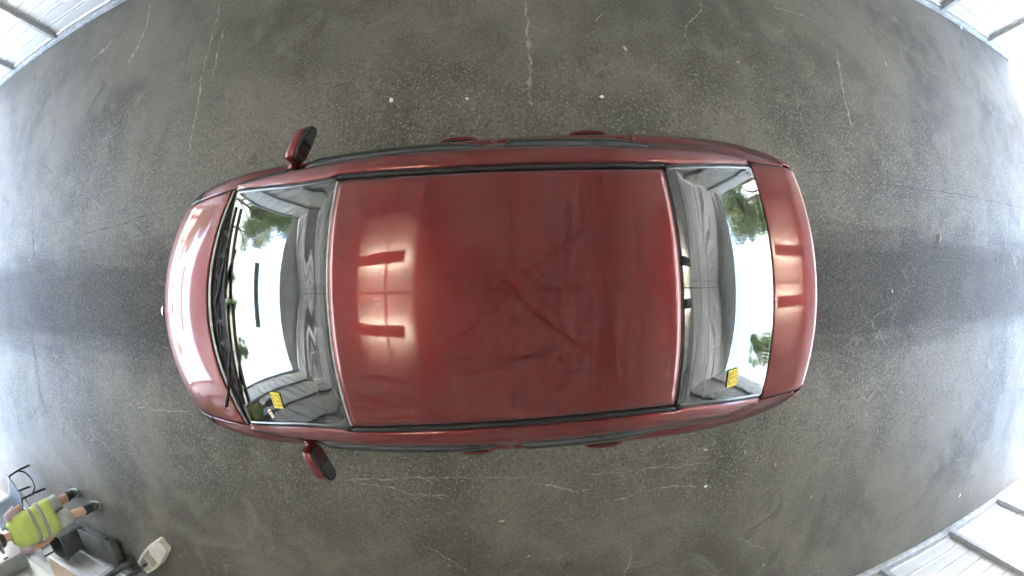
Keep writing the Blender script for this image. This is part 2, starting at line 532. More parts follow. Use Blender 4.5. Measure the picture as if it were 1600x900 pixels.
def shed_roof():
    r = empty('shed_roof', (0, YM, EAVE))
    tag(r, 'ribbed metal shed roof mirrored in the car windows', 'roof')
    slope = math.atan2(RIDGE - EAVE, YW + 0.3)
    L = math.hypot(RIDGE - EAVE, YW + 0.3)
    wid = 0.975
    prof = []
    nr = 4
    for k in range(nr):
        x = k * wid / nr
        prof += [(x, 0), (x + 0.13, 0), (x + 0.15, 0.03), (x + 0.19, 0.03), (x + 0.21, 0)]
    prof.append((wid + 0.02, 0.0015))
    V = [(x, y, z) for y in (0, L) for (x, z) in prof] + [(x, y, z + 0.004) for y in (0, L) for (x, z) in prof]
    n = len(prof)
    F = []
    for k in range(n - 1):
        F.append((k, k + 1, n + k + 1, n + k))
        F.append((2 * n + k, 3 * n + k, 3 * n + k + 1, 2 * n + k + 1))
    me = bpy.data.meshes.new('roof_sheet'); me.from_pydata(V, [], F); me.materials.append(M['roofm'])
    nx = int(round((XR + 0.5 - XL + 0.4) / wid))
    for side in (-1, 1):
        for i in range(nx):
            o = bpy.data.objects.new('roof_sheet', me); COL.objects.link(o); o.parent = r
            if side > 0:
                o.matrix_local = Matrix.Translation((XL - 0.3 + (i + 1) * wid, YW + 0.3, 0)) @ Matrix.Rotation(math.pi, 4, 'Z') @ Matrix.Rotation(slope, 4, 'X')
            else:
                o.matrix_local = Matrix.Translation((XL - 0.3 + i * wid, -YW - 0.3, 0)) @ Matrix.Rotation(slope, 4, 'X')
    for x in [-8.9 + 3.6 * k for k in range(-0, 6)] + [XL + 0.1]:
        for side in (-1, 1):
            bm = bmesh.new()
            a = Vector((x, side * (YW - 0.02), -0.12)); b = Vector((x, 0, RIDGE - EAVE - 0.12))
            d = b - a
            add_box(bm, (a + b) / 2, (0.09, d.length, 0.14), Matrix.Rotation(math.atan2(d.z, d.y), 3, 'X'))
            bm_obj('rafter', bm, M['rafter'], r, False)
        tube('tie_rod', [(x, -YW + 0.05, -0.1), (x, YW - 0.05, -0.1)], 0.018, M['rafter'], r, 6)
    for y in (-2.6, -1.3, 1.3, 2.6):
        z = (RIDGE - EAVE) * (1 - abs(y) / (YW + 0.3)) - 0.03
        bm = bmesh.new(); add_box(bm, ((XL + XR) / 2, y, z), (XR - XL, 0.05, 0.07)); bm_obj('purlin', bm, M['purlin'], r, False)
    bm = bmesh.new(); add_box(bm, ((XL + XR) / 2, 0, RIDGE - EAVE - 0.06), (XR - XL, 0.08, 0.10)); bm_obj('ridge_beam', bm, M['rafter'], r, False)
    # shallow gable headers over the drive-through openings
    for x in (XL + 0.02, XR - 0.02):
        bm = bmesh.new()
        vs = [bm.verts.new((x + dx, y, z)) for dx in (-0.02, 0.02) for (y, z) in ((-YW, -0.25), (YW, -0.25), (YW, 0.0), (0, RIDGE - EAVE - 0.02), (-YW, 0.0))]
        bm.faces.new(vs[:5]); bm.faces.new(vs[5:][::-1])
        for k in range(5): bm.faces.new((vs[k], vs[(k + 1) % 5], vs[5 + (k + 1) % 5], vs[5 + k]))
        bm_obj('gable_header', bm, M['roofm'], r, False)
    return r
shed_roof()

def ceiling_light(x, y, gap, w, label):
    t = empty('ceiling_light', (x, y, 4.02))
    tag(t, label, 'lamp', 'uplit reflector lamps under the roof')
    box('reflector_panel', (0, 0, 0.24), (w, 3.4, 0.012), M['reflector'], t)
    for s in (-1, 1):
        box('frame_rail', (s * (w / 2 + 0.03), 0, 0.225), (0.05, 3.4, 0.05), M['rafter'], t)
    for s in (-1, 1):
        h = box('lamp_housing', (0, s * gap, 0), (w * 0.90, 0.23, 0.05), M['housing'], t, bev=0.008)
        bm = bmesh.new()
        add_tube(bm, [(-w * 0.41, s * gap, 0.05), (w * 0.41, s * gap, 0.05)], 0.022, 10)
        bm_obj('lamp_tube', bm, M['tubelight'], t)
        for q in (-1, 1):
            tube('hanger', [(q * w * 0.36, s * gap, 0.0), (q * w * 0.36, s * gap, 0.24)], 0.006, M['rafter'], t, 5)
    for q in (-1, 1):
        for s in (-1, 1):
            tube('suspension_rod', [(q * w * 0.4, s * 1.5, 0.24), (q * w * 0.4, s * 1.5, 0.42)], 0.008, M['rafter'], t, 5)
    return t
ceiling_light(-2.05, 0.0, .62, 1.15, 'twin tube lamp mirrored near the front edge of the red car roof')
ceiling_light(4.3, 0.12, .46, 1.15, 'twin tube lamp mirrored in the red trunk lid')

def clearance_bar():
    t = empty('clearance_bar', (XL + 0.25, 0.05, 2.62))
    tag(t, 'dark bar hanging across the open end, mirrored in the windshield', 'bar')
    tube('bar', [(0, -1.3, 0), (0, 1.3, 0)], .11, M['post'], t, 16)
    for y in (-.9, .9): tube('chain', [(0, y, .05), (0, y, EAVE - .25 - 2.62)], .008, M['mount'], t, 5)
clearance_bar()

def camera_mount():
    t = empty('camera_mount', (0, 0, 3.62))
    tag(t, 'dark star of steel arms overhead mirrored in the middle of the car roof', 'camera mount')
    box('hub', (0, 0, 0), (0.16, 0.16, 0.08), M['mount'], t, bev=0.02)
    box('camera_housing', (0, 0, -0.17), (0.11, 0.09, 0.16), M['mount'], t, bev=0.015)
    tube('stem', [(0, 0, -0.1), (0, 0, 1.0)], 0.025, M['mount'], t)
    for k, (ax, ay) in enumerate(((2.6, 2.5), (2.6, -2.5), (-2.6, 2.5), (-2.6, -2.5))):
        tube('arm', [(0, 0, 0.02), (ax, ay, 0.40)], 0.028, M['mount'], t)
    tube('arm', [(0, 0, 0.03), (0, YT - 0.05, 0.15)], 0.018, M['mount'], t)
    tube('arm', [(0, 0, 0.03), (0, YB + 0.05, 0.15)], 0.018, M['mount'], t)
    tube('arm', [(-9, 0, 0.75), (0, 0, 0.10), (8, 0, 0.75)], 0.016, M['mount'], t)
camera_mount()

# ------------------------------------------------------------------ the car
CAR_LOC, CAR_YAW = (0.0, -0.035, 0.0), R(1.8)
car = empty('sedan_car', CAR_LOC, CAR_YAW)
tag(car, 'dark red four door sedan parked in the middle of the shed', 'car')

def interp(tab, col):
    xs = np.array([r[0] for r in tab], float); ys = np.array([r[col] for r in tab], float)
    h = np.diff(xs); d = np.diff(ys) / h
    m = np.zeros_like(ys)
    for i in range(1, len(xs) - 1):
        if d[i - 1] * d[i] > 0:
            w1, w2 = 2 * h[i] + h[i - 1], h[i] + 2 * h[i - 1]
            m[i] = (w1 + w2) / (w1 / d[i - 1] + w2 / d[i])
    m[0], m[-1] = d[0], d[-1]
    def f(x):
        x = np.clip(np.asarray(x, float), xs[0], xs[-1])
        i = np.clip(np.searchsorted(xs, x) - 1, 0, len(xs) - 2)
        t = (x - xs[i]) / h[i]
        return ((2 * t ** 3 - 3 * t ** 2 + 1) * ys[i] + (t ** 3 - 2 * t ** 2 + t) * h[i] * m[i] + (-2 * t ** 3 + 3 * t ** 2) * ys[i + 1] + (t ** 3 - t ** 2) * h[i] * m[i + 1])
    return f

BOW = interp([(-2.85, .335), (-2.6, .31), (-2.3, .26), (-2.0, .20), (-1.8, .14), (-1.4, .105), (-.86, .085), (0, 0), (.78, -.07), (1.5, -.11), (1.9, -.15), (2.1, -.22)], 1)
# lower body: s, zc, yh, zh, ys, zs, yw, zw, yl, zl, yr
BT = [
 (-2.83, .33, .62, .32, .70, .31, .745, .30, .745, .28, .70),
 (-2.815, .46, .66, .45, .74, .43, .785, .40, .785, .33, .73),
 (-2.785, .56, .69, .545, .765, .52, .815, .46, .81, .36, .75),
 (-2.735, .635, .72, .61, .79, .58, .84, .50, .835, .38, .77),
 (-2.65, .712, .75, .68, .82, .645, .865, .55, .86, .42, .79),
 (-2.54, .772, .765, .735, .842, .70, .887, .60, .882, .45, .81),
 (-2.40, .828, .775, .785, .858, .75, .902, .64, .90, .47, .83),
 (-2.20, .887, .775, .845, .866, .81, .912, .68, .912, .48, .85),
 (-1.95, .945, .772, .905, .868, .865, .918, .70, .918, .48, .86),
 (-1.75, .985, .785, .925, .872, .885, .92, .72, .92, .48, .86),
 (-1.25, 1.0, .83, .925, .885, .88, .924, .73, .924, .48, .86),
 (-.40, 1.0, .848, .928, .898, .885, .93, .74, .93, .48, .86),
 (.40, 1.0, .848, .937, .902, .895, .934, .75, .934, .48, .86),
 (1.0, 1.05, .83, .95, .90, .905, .934, .76, .934, .48, .86),
 (1.35, 1.08, .765, 1.01, .882, .91, .925, .76, .925, .48, .86),
 (1.50, 1.085, .715, 1.048, .868, .912, .915, .76, .915, .48, .85),
 (1.72, 1.077, .705, 1.042, .838, .908, .885, .76, .89, .48, .83),
 (1.87, 1.062, .70, 1.022, .81, .892, .86, .75, .868, .48, .81),
 (1.915, 1.03, .695, .985, .80, .86, .848, .73, .86, .47, .80),
 (1.945, .93, .69, .89, .79, .80, .84, .70, .855, .46, .79),
 (1.975, .76, .69, .74, .785, .70, .835, .64, .85, .45, .79),
 (2.03, .63, .69, .61, .785, .60, .835, .58, .845, .44, .78),
 (2.05, .50, .69, .49, .78, .48, .83, .47, .84, .40, .77),
 (2.04, .30, .67, .30, .76, .30, .81, .30, .815, .28, .76),
]
# s must increase for the interpolator; the last station folds under, nudge it
BT[-1] = (2.06,) + BT[-1][1:]
bf = [None] + [interp(BT, k) for k in range(1, 11)]

def lower(s, t):
    """half body surface (y>=0) at station array s, section parameter t in 0..7"""
    s = np.asarray(s, float); t = np.asarray(t, float)
    s, t = np.broadcast_arrays(s, t)
    zc, yh, zh, ys, zs, yw, zw, yl, zl, yr = [bf[k](s) for k in range(1, 11)]
    zr = np.minimum(0.26, zl - 0.03)
    # control points 2..7
    cy = [yh, ys, yw, yl, yr + 0.03, yr - 0.06]
    cz = [zh, zs, zw, zl, zr, zr - 0.08]
    y = np.zeros_like(s); z = np.zeros_like(s)
    k = np.clip(t / 2, 0, 1)
    hood = t <= 2
    y = np.where(hood, yh * k, y)
    z = np.where(hood, zc - (zc - zh) * k ** 2.4, z)
    # ghost point continues the hood slope
    gy = [yh * 0.92] + cy + [cy[-1] - 0.1]
    dzh = (zc - zh) * 2.4 * 0.08
    gz = [zh + dzh] + cz + [cz[-1] - 0.01]
    for i in range(5):
        m = (t > 2 + i) & (t <= 3 + i)
        u = np.clip(t - 2 - i, 0, 1)
        def cr(P):
            a, b, c, d = P[i], P[i + 1], P[i + 2], P[i + 3]
            return .5 * (2 * b + (-a + c) * u + (2 * a - 5 * b + 4 * c - d) * u * u + (-a + 3 * b - 3 * c + d) * u ** 3)
        y = np.where(m, cr(gy), y); z = np.where(m, cr(gz), z)
    x = s + BOW(s) * (y / .9) ** 2
    return np.stack([x, y, z], -1)

# greenhouse: s, z0, y2, z2, y4, z4, y5, z5
GT = [
 (-1.84, .972, .742, .948, .782, .938, .785, .925),
 (-1.55, 1.110, .700, 1.062, .776, 1.028, .815, .925),
 (-1.25, 1.240, .655, 1.180, .757, 1.128, .830, .925),
 (-1.00, 1.341, .625, 1.277, .738, 1.205, .838, .926),
 (-.86, 1.390, .610, 1.328, .727, 1.244, .842, .927),
 (-.60, 1.428, .588, 1.376, .712, 1.288, .846, .928),
 (-.30, 1.447, .570, 1.405, .702, 1.310, .848, .929),
 (0, 1.453, .560, 1.415, .697, 1.316, .848, .932),
 (.30, 1.447, .556, 1.410, .694, 1.306, .848, .936),
 (.55, 1.430, .560, 1.392, .694, 1.286, .844, .940),
 (.78, 1.396, .575, 1.350, .702, 1.250, .838, .945),
 (1.0, 1.326, .605, 1.276, .718, 1.192, .83, .95),
 (1.25, 1.226, .640, 1.178, .742, 1.11, .795, .985),
 (1.50, 1.106, .672, 1.070, .712, 1.052, .715, 1.048),
]
gf = [None] + [interp(GT, k) for k in range(1, 8)]
def top(s, k, dz=0.0):
    """roof / windscreen / backlight skin; k = -1..1 across between the two ditches"""
    s, k = np.broadcast_arrays(np.asarray(s, float), np.asarray(k, float))
    z0, y2, z2 = gf[1](s), gf[2](s), gf[3](s)
    y = y2 * k
    z = z0 - (z0 - z2) * np.abs(k) ** 2.3 + dz
    return np.stack([s + BOW(s) * (y / .9) ** 2, y, z], -1)
def ditch_w(s, y2, y4):
    a = np.clip((s + .98) / .10, 0, 1) * np.clip((.90 - s) / .10, 0, 1)
    return np.clip((y4 - y2) * 0.35, 0.006, 0.014 + .016 * a)
def rail(s, u):
    """side rail from ditch outer edge (u=0) over the shoulder to the top of the side glass (u=1)"""
    s, u = np.broadcast_arrays(np.asarray(s, float), np.asarray(u, float))
    y2, z2, y4, z4 = gf[2](s), gf[3](s), gf[4](s), gf[5](s)
    w = ditch_w(s, y2, y4)
    y3, z3 = y2 + w, z2 - 0.012 - w * 0.15
    a = u * math.pi / 2
    y = y3 + (y4 - y3) * np.sin(a) ** 0.9
    z = z4 + (z3 - z4) * np.cos(a) ** 0.85
    return np.stack([s + BOW(s) * (y / .9) ** 2, y, z], -1)
def side(s, u, out=0.0):
    """side glass plane from the rail (u=0) to the belt line (u=1)"""
    s, u = np.broadcast_arrays(np.asarray(s, float), np.asarray(u, float))
    y4, z4, y5, z5 = gf[4](s), gf[5](s), gf[6](s), gf[7](s)
    y = y4 + (y5 - y4) * u + 0.018 * np.sin(u * math.pi) + out
    z = z4 + (z5 - z4) * u
    return np.stack([s + BOW(s) * (y / .9) ** 2, y, z], -1)

def mirY(G):
    G = G.copy(); G[..., 1] *= -1
    return G

def both(name, G, mat, flip=False, mask=None, thick=0.006, sharp=40):
    a = panel(name, G, mat, car, flip, mask, thick, sharp)
    b = panel(name, mirY(G), mat, car, not flip, mask, thick, sharp)
    return a, b

def lin(a, b, n): return np.linspace(a, b, n)

# --- hood, full width, with a rear edge that bows back at the sides
def hood_grid():
    kk = lin(-1, 1, 61)
    uu = lin(0, 1, 46)
    U, K = np.meshgrid(uu, kk, indexing='ij')
    s0 = -2.735 + 0.0 * K
    s1 = -2.0 + 0.085 * K ** 2
    S = s0 + (s1 - s0) * U
    G = lower(S, 2 * np.abs(K) * 0.994)
    G[..., 1] *= np.sign(K)
    G[..., 2] += 0.004
    return G
panel('hood', hood_grid(), M['paint'], car, thick=0.012)
# hood underside lip (pale seal along the rear edge) and the black cowl
kk = lin(-1, 1, 61)
def strip(sa, sb, dz, n=6, tmul=0.99):
    U, K = np.meshgrid(lin(0, 1, n), kk, indexing='ij')
    S = sa(K) + (sb(K) - sa(K)) * U
    G = lower(S, 2 * np.abs(K) * tmul); G[..., 1] *= np.sign(K); G[..., 2] += dz
    return G
panel('hood_seal', strip(lambda K: -1.990 + .085 * K ** 2, lambda K: -1.962 + .082 * K ** 2, -0.004), M['trimgrey'], car, thick=0.008)
cw = strip(lambda K: -1.985 + .085 * K ** 2, lambda K: -1.765 + 0.01 * K ** 2, -0.020, 10, 0.97)
panel('cowl', cw, M['blackp'], car, thick=0.01)
for k in range(9):      # raised louvres of the cowl
    pts = [lower(np.array(-1.905 + .05 * q * q), np.array(2 * abs(q) * .97)) for q in lin(-.85 + k * .19, -.85 + k * .19 + .15, 5)]
    qs = lin(-.85 + k * .19, -.85 + k * .19 + .15, 5)
    pts = [(p[0], p[1] * (1 if q >= 0 else -1), p[2] - 0.008) for p, q in zip(pts, qs)]
    tube('cowl_louvre', pts, 0.008, M['blackp'], car, 6)

# --- side panels
AX_F, AX_R, ARCH = -1.83, 0.93, 0.355
def side_panel(name, s0, s1, t0, t1, mat, arch=None, ns=40, nt=44, thick=0.008):
    S, T = np.meshgrid(lin(s0, s1, ns), lin(t0, t1, nt), indexing='ij')
    G = lower(S, T)
    mask = None
    if arch is not None:
        cx, cz = arch, 0.33
        d = np.hypot(G[..., 0] - cx, G[..., 2] - cz)
        low = G[..., 1] > 0.5
        cen = (G[:-1, :-1] + G[1:, 1:]) / 2
        mask = ~((np.hypot(cen[..., 0] - cx, cen[..., 2] - cz) < ARCH) & (cen[..., 1] > .5))
        # snap the ragged edge on to the circle
        near = (np.abs(d - ARCH) < 0.022)
        f = np.where(near, ARCH / np.maximum(d, 1e-6), 1.0)
        G[..., 0] = cx + (G[..., 0] - cx) * f
        G[..., 2] = cz + (G[..., 2] - cz) * f
    return both(name, G, mat, False, mask, thick)

side_panel('front_fender', -2.40, -1.385, 2.02, 7, M['paint'], AX_F, 60, 56)
side_panel('front_door', -1.378, -.052, 2.0, 6.4, M['paint'])
side_panel('rear_door', -.045, .80, 2.0, 6.4, M['paint'])
side_panel('quarter_panel', .807, 1.80, 2.0, 7, M['paint'], AX_R, 60, 56)
side_panel('rocker_panel', -1.378, .80, 6.43, 7, M['paint'], None, 30, 6)
# headlights: lens over a bright reflector
S, T = np.meshgrid(lin(-2.72, -2.406, 16), lin(2.08, 3.75, 12), indexing='ij')
GL = lower(S, T)
for o in both('headlight', GL, M['lens'], thick=0.004): pass
G2 = GL.copy(); G2[..., 2] -= 0.015; G2[..., 1] -= 0.015; G2[..., 0] += 0.012
both('headlight_reflector', G2, M['trimgrey'], thick=0.004)
# front bumper: nose over full width plus the wrap below the headlights
S, K = np.meshgrid(lin(-2.83, -2.742, 22), lin(-1, 1, 121), indexing='ij')
G = lower(S, 7 * np.abs(K)); G[..., 1] *= np.sign(K)
panel('front_bumper', G, M['paint'], car, thick=0.008)
side_panel('bumper_wrap', -2.735, -2.406, 3.8, 7, M['paint'], AX_F, 24, 40)
# grille, lower intake, plate holder and badge on the nose
def nose_patch(name, half, s0, s1, off):
    S, K = np.meshgrid(lin(s0, s1, 6), lin(-half, half, 25), indexing='ij')
    G = lower(S, 2 * np.abs(K)); G[..., 1] *= np.sign(K); G[..., 0] -= off; G[..., 2] += off * .3
    panel(name, G, M['blackp'], car, thick=0.012)
nose_patch('grille', .62, -2.812, -2.790, .006)
nose_patch('lower_intake', .85, -2.829, -2.8175, .006)
bm = bmesh.new(); add_loft(bm, [ell((-2.790, 0, .585), .055, .028, 20, 2, (0, 1, 0), (-.25, 0, .97)), ell((-2.812, 0, .582), .048, .022, 20, 2, (0, 1, 0), (-.25, 0, .97))])
bm_obj('badge', bm, M['chrome'], car)
# trunk lid
def trunk_grid():
    U, K = np.meshgrid(lin(0, 1, 40), lin(-1, 1, 61), indexing='ij')
    s0 = 1.517 - 0.0 * K ** 2
    S = s0 + (1.935 - s0) * U
    G = lower(S, 2 * np.abs(K) * 0.985); G[..., 1] *= np.sign(K); G[..., 2] += 0.004
    return G
panel('trunk_lid', trunk_grid(), M['paint'], car, thick=0.012)
S, T = np.meshgrid(lin(1.806, 1.965, 18), lin(2.15, 3.9, 14), indexing='ij')
both('tail_light', lower(S, T), M['tail'])
side_panel('rear_bumper_wrap', 1.806, 1.965, 3.94, 7, M['paint'], None, 14, 30)
S, K = np.meshgrid(lin(1.97, 2.06, 22), lin(-1, 1, 121), indexing='ij')
G = lower(S, 7 * np.abs(K)); G[..., 1] *= np.sign(K)
panel('rear_bumper', G, M['paint'], car, thick=0.008)
S, K = np.meshgrid(lin(1.94, 1.968, 6), lin(-1, 1, 61), indexing='ij')
G = lower(S, 2.1 * np.abs(K)); G[..., 1] *= np.sign(K)
panel('rear_garnish', G, M['paint'], car, thick=0.008)
S, T = np.meshgrid(lin(1.80, 1.812, 2), lin(2.0, 2.13, 4), indexing='ij')

# dark shell inside all panels so that gaps read dark
def shell():
    S, K = np.meshgrid(lin(-2.78, 2.02, 90), lin(-1, 1, 81), indexing='ij')
    T = 7 * np.abs(K)
    G = lower(S, T); G[..., 1] *= np.sign(K) * 0.955
    G[..., 2] = np.where(G[..., 2] > .5, G[..., 2] - 0.045, G[..., 2] + 0.02)
    G[..., 0] *= 0.985
    S2 = (S[:-1, :-1] + S[1:, 1:]) / 2; K2 = np.abs((K[:-1, :-1] + K[1:, 1:]) / 2) * 7
    mask = ~((S2 > -1.83) & (S2 < 1.53) & (K2 < 2.05))
    cen = (G[:-1, :-1] + G[1:, 1:]) / 2
    for ax in (AX_F, AX_R):
        mask &= ~((np.hypot(cen[..., 0] - ax, cen[..., 2] - .33) < ARCH + .03) & (np.abs(cen[..., 1]) > .55))
    panel('inner_shell', G, M['shell'], car, mask=mask, thick=0)
shell()
box('underbody', (-.35, 0, .22), (4.2, 1.35, .06), M['shell'], car, bev=.02)

# --- roof, ditches, rails, pillars
S, K = np.meshgrid(lin(-.852, .775, 60), lin(-1, 1, 61), indexing='ij')
G = top(S, K * 0.985); G[..., 2] += 0.003
edge = np.clip((np.abs(K) - .94) / .06, 0, 1) ** 2
G[..., 2] += 0.004 * np.sin(np.clip((np.abs(K) - .88) / .12, 0, 1) * math.pi)
panel('roof', G, M['paint'], car, thick=0.010)
sr = lin(-.86, .79, 60)
def ditch_grid(s):
    y2, z2, y4 = gf[2](s), gf[3](s), gf[4](s)
    w = ditch_w(s, y2, y4)
    prof = [(-.14, -.016), (.1, -.010), (.3, -.004), (.55, -.003), (.8, -.007), (1.05, -.020)]
    G = np.stack([np.stack([s + BOW(s) * ((y2 + w * a) / .9) ** 2, y2 + w * a, z2 + b - .002], -1) for a, b in prof], 1)
    return G
both('roof_moulding', ditch_grid(lin(-.87, .80, 60)), M['blackp'], thick=0.004)
S, U = np.meshgrid(lin(-1.845, 1.50, 120), lin(0, 1, 12), indexing='ij')
both('roof_rail', rail(S, U), M['paint'], thick=0.010)
# A pillar base / C pillar skin on the side plane
S, U = np.meshgrid(lin(.70, 1.50, 40), lin(0, 1, 14), indexing='ij')
cen_s = (S[:-1, :-1] + S[1:, 1:]) / 2; cen_u = (U[:-1, :-1] + U[1:, 1:]) / 2
both('c_pillar', side(S, U), M['paint'], mask=(cen_s > .98 - .30 * (1 - cen_u) ** 1.2), thick=0.008)
S, U = np.meshgrid(lin(-1.835, -1.30, 30), lin(0, 1, 10), indexing='ij')
both('mirror_sail', side(S, U), M['blackp'], mask=((S[:-1, :-1] + S[1:, 1:]) / 2 < -1.36), thick=0.006)
# windscreen, backlight with black ceramic border
def glass_with_border(name, s0, s1, bt, bs, bb, rear=False):
    n, m = 44, 62
    S, K = np.meshgrid(lin(s0, s1, n), lin(-1, 1, m) * 0.992, indexing='ij')
    G = top(S, K, 0.0)
    g = panel(name, G, M['glass'], car, thick=0)
    cs = (S[:-1, :-1] + S[1:, 1:]) / 2
    ck = np.abs((K[:-1, :-1] + K[1:, 1:]) / 2)
    mask = (cs < s0 + bt) | (cs > s1 - bb) | (ck > 1 - bs)
    Gb = top(S, K, -0.006)
    b = panel('glass_border', Gb, M['blackg'], g, mask=mask, thick=0)
    b.parent = g
    return g
glass_with_border('windshield', -1.785, -.868, .07, .03, .012)
rw = glass_with_border('rear_window', .797, 1.500, .085, .055, .012)
# bright edge moulding on the roof's front edge and black seals beside the screen
def edge_strip(name, sa, sb, mat, dz=0.002):
    S, K = np.meshgrid(lin(sa, sb, 3), lin(-1, 1, 61) * .985, indexing='ij')
    panel(name, top(S, K, dz), mat, car, thick=0.006)
edge_strip('windshield_moulding', -.867, -.856, M['trimgrey'])
edge_strip('rear_window_seal', .779, .794, M['blackg'], -.004)
def side_seal(sa, sb):
    s = lin(sa, sb, 40)
    y2, z2 = gf[2](s), gf[3](s)
    G = np.stack([np.stack([s + BOW(s) * ((y2 + d) / .9) ** 2, y2 + d, z2 + e], -1) for d, e in ((-.012, .003), (0, .004), (.010, -.002), (.022, -.014))], 1)
    both('glass_seal', G, M['blackg'], thick=0.004)
side_seal(-1.80, -.87); side_seal(.80, 1.49)
S, K = np.meshgrid(lin(1.500, 1.513, 3), lin(-1, 1, 61) * .98, indexing='ij')
Gx = lower(S, 2 * np.abs(K)); Gx[..., 1] *= np.sign(K); Gx[..., 2] += .002
panel('rear_window_base_seal', Gx, M['blackg'], car, thick=0.004)
# side windows
def side_window(name, s0, s1, cut):
    S, U = np.meshgrid(lin(s0, s1, 40), lin(0.03, .985, 16), indexing='ij')
    cs = (S[:-1, :-1] + S[1:, 1:]) / 2; cu = (U[:-1, :-1] + U[1:, 1:]) / 2
    both(name, side(S, U, -.006), M['sideglass'], mask=cut(cs, cu), thick=0)
side_window('front_window', -1.36, -.09, lambda s, u: s > -9)
side_window('rear_side_window', 0.0, .97, lambda s, u: s < .975 - .30 * (1 - u) ** 1.2)
S, U = np.meshgrid(lin(-.095, .005, 4), lin(0, 1, 8), indexing='ij')
both('b_pillar', side(S, U, -.002), M['blackg'], thick=0.006)
S, U = np.meshgrid(lin(-1.37, .98, 70), lin(.975, 1.01, 3), indexing='ij')
both('belt_moulding', side(S, U, .004), M['blackp'], thick=0.006)
# smoked rain visors along the door tops
def visor(s0, s1):
    ns, nu = 50, 9
    S, U = np.meshgrid(lin(s0, s1, ns), lin(0, 1, nu), indexing='ij')
    e = (S - s0) / (s1 - s0)
    wd = np.clip(np.minimum(e / .06, (1 - e) / .25), 0, 1) ** .5
    G = side(S, -0.04 + U * (.27 * wd + .03))
    G[..., 1] += (.008 + .024 * np.sin(np.clip(U * 1.15, 0, 1) * math.pi / 2)) * (0.25 + .75 * wd)
    G[..., 2] += .008 * np.sin(U * math.pi) * wd
    both('rain_visor', G, M['visor'], thick=0.004)
visor(-1.16, -.10); visor(-.005, .79)
# door handles
def handle(sc):
    for sg in (1, -1):
        p = lower(np.array(sc), np.array(3.62))
        bm = bmesh.new()
        rings = []
        for k in range(9):
            a = k / 8
            x = p[0] - .115 + .23 * a
            lift = .022 * math.sin(math.pi * a) ** .5 + 0.004
            rings.append(ell((x, sg * (p[1] - .004 + lift), p[2] + .0), .012, .017, 10, 2.5, (0, 1, 0), (0, 0, 1)))
        add_loft(bm, rings)
        h = bm_obj('door_handle', bm, M['paint'], car)
        box('handle_recess', (p[0], sg * (p[1] + .002), p[2]), (.15, .008, .06), M['blackg'], h, bev=.003)
handle(-.30); handle(.56)
# wing mirrors
def wing_mirror(sg):
    bm = bmesh.new()
    rings = []
    n = 9
    for k in range(n):
        a = k / (n - 1)
        y = .850 + .215 * a
        x = -1.262 + .085 * a ** 1.3
        e = math.sqrt(max(0.02, 1 - abs(2 * a - 1.02) ** 3.0))
        rx, rz = .070 * (.55 + .45 * e), .075 * (.5 + .5 * e)
        if k in (0, n - 1): rx, rz = rx * .6, rz * .62
        ring = ell((x, sg * y, .985), rx, rz, 20, 2.6)
        ring = []
        for q in range(20):
            t = 2 * math.pi * q / 20
            ct, st = math.cos(t), math.sin(t)
            dx = rx * (-abs(ct) ** .8 if ct < 0 else abs(ct) ** .8 * .55)
            ring.append(Vector((x + dx, sg * (y + .0 * dx), .985 + rz * math.copysign(abs(st) ** .8, st))))
        rings.append(ring)
    add_loft(bm, rings)
    w = bm_obj('wing_mirror', bm, M['paint'], car)
    # dark rear rim and mirror glass follow the swept housing
    def plate(name, off, sc, th, mat):
        b = bmesh.new()
        rr = []
        for dx in (0, th):
            rg = []
            for q in range(24):
                t = 2 * math.pi * q / 24
                ct, st = math.cos(t), math.sin(t)
                yy = math.copysign(abs(ct) ** .6, ct) * .104 * sc
                zz = math.copysign(abs(st) ** .6, st) * .071 * sc
                a = (yy + .1025) / .205
                rg.append(Vector((-1.262 + .085 * max(a, 0) ** 1.3 + off + dx, sg * (.960 + yy), .985 + zz)))
            rr.append(rg)
        add_loft(b, rr)
        return bm_obj(name, b, mat, w)
    plate('mirror_rim', .026, 1.0, .016, M['blackp'])
    plate('mirror_glass', .0425, .88, .002, M['mirror'])
    tube('mirror_stalk', [(-1.30, sg * .830, .94), (-1.28, sg * .845, .95), (-1.262, sg * .88, .965)], [.036, .034, .04], M['paint'], w, 8)
wing_mirror(1); wing_mirror(-1)
# wipers
def wiper(y0, y1, lift):
    f = lambda y, s: top(np.array(s), np.array(y / float(gf[2](s))), .022)
    pts = [tuple(f(y, -1.755 + .03 * (y - y0) / (y1 - y0))) for y in lin(y0, y1, 12)]
    w = tube('wiper_blade', pts, .011, M['blackp'], car, 6)
    mid = pts[6]
    tube('wiper_arm', [(-1.885, y0 + (y1 - y0) * -.05, .975), (-1.83, y0 + (y1 - y0) * .1, 1.0), (mid[0], mid[1], mid[2] + .016)], [.016, .012, .008], M['blackp'], w, 6)
wiper(-.60, .03, 0); wiper(.06, .62, 0)
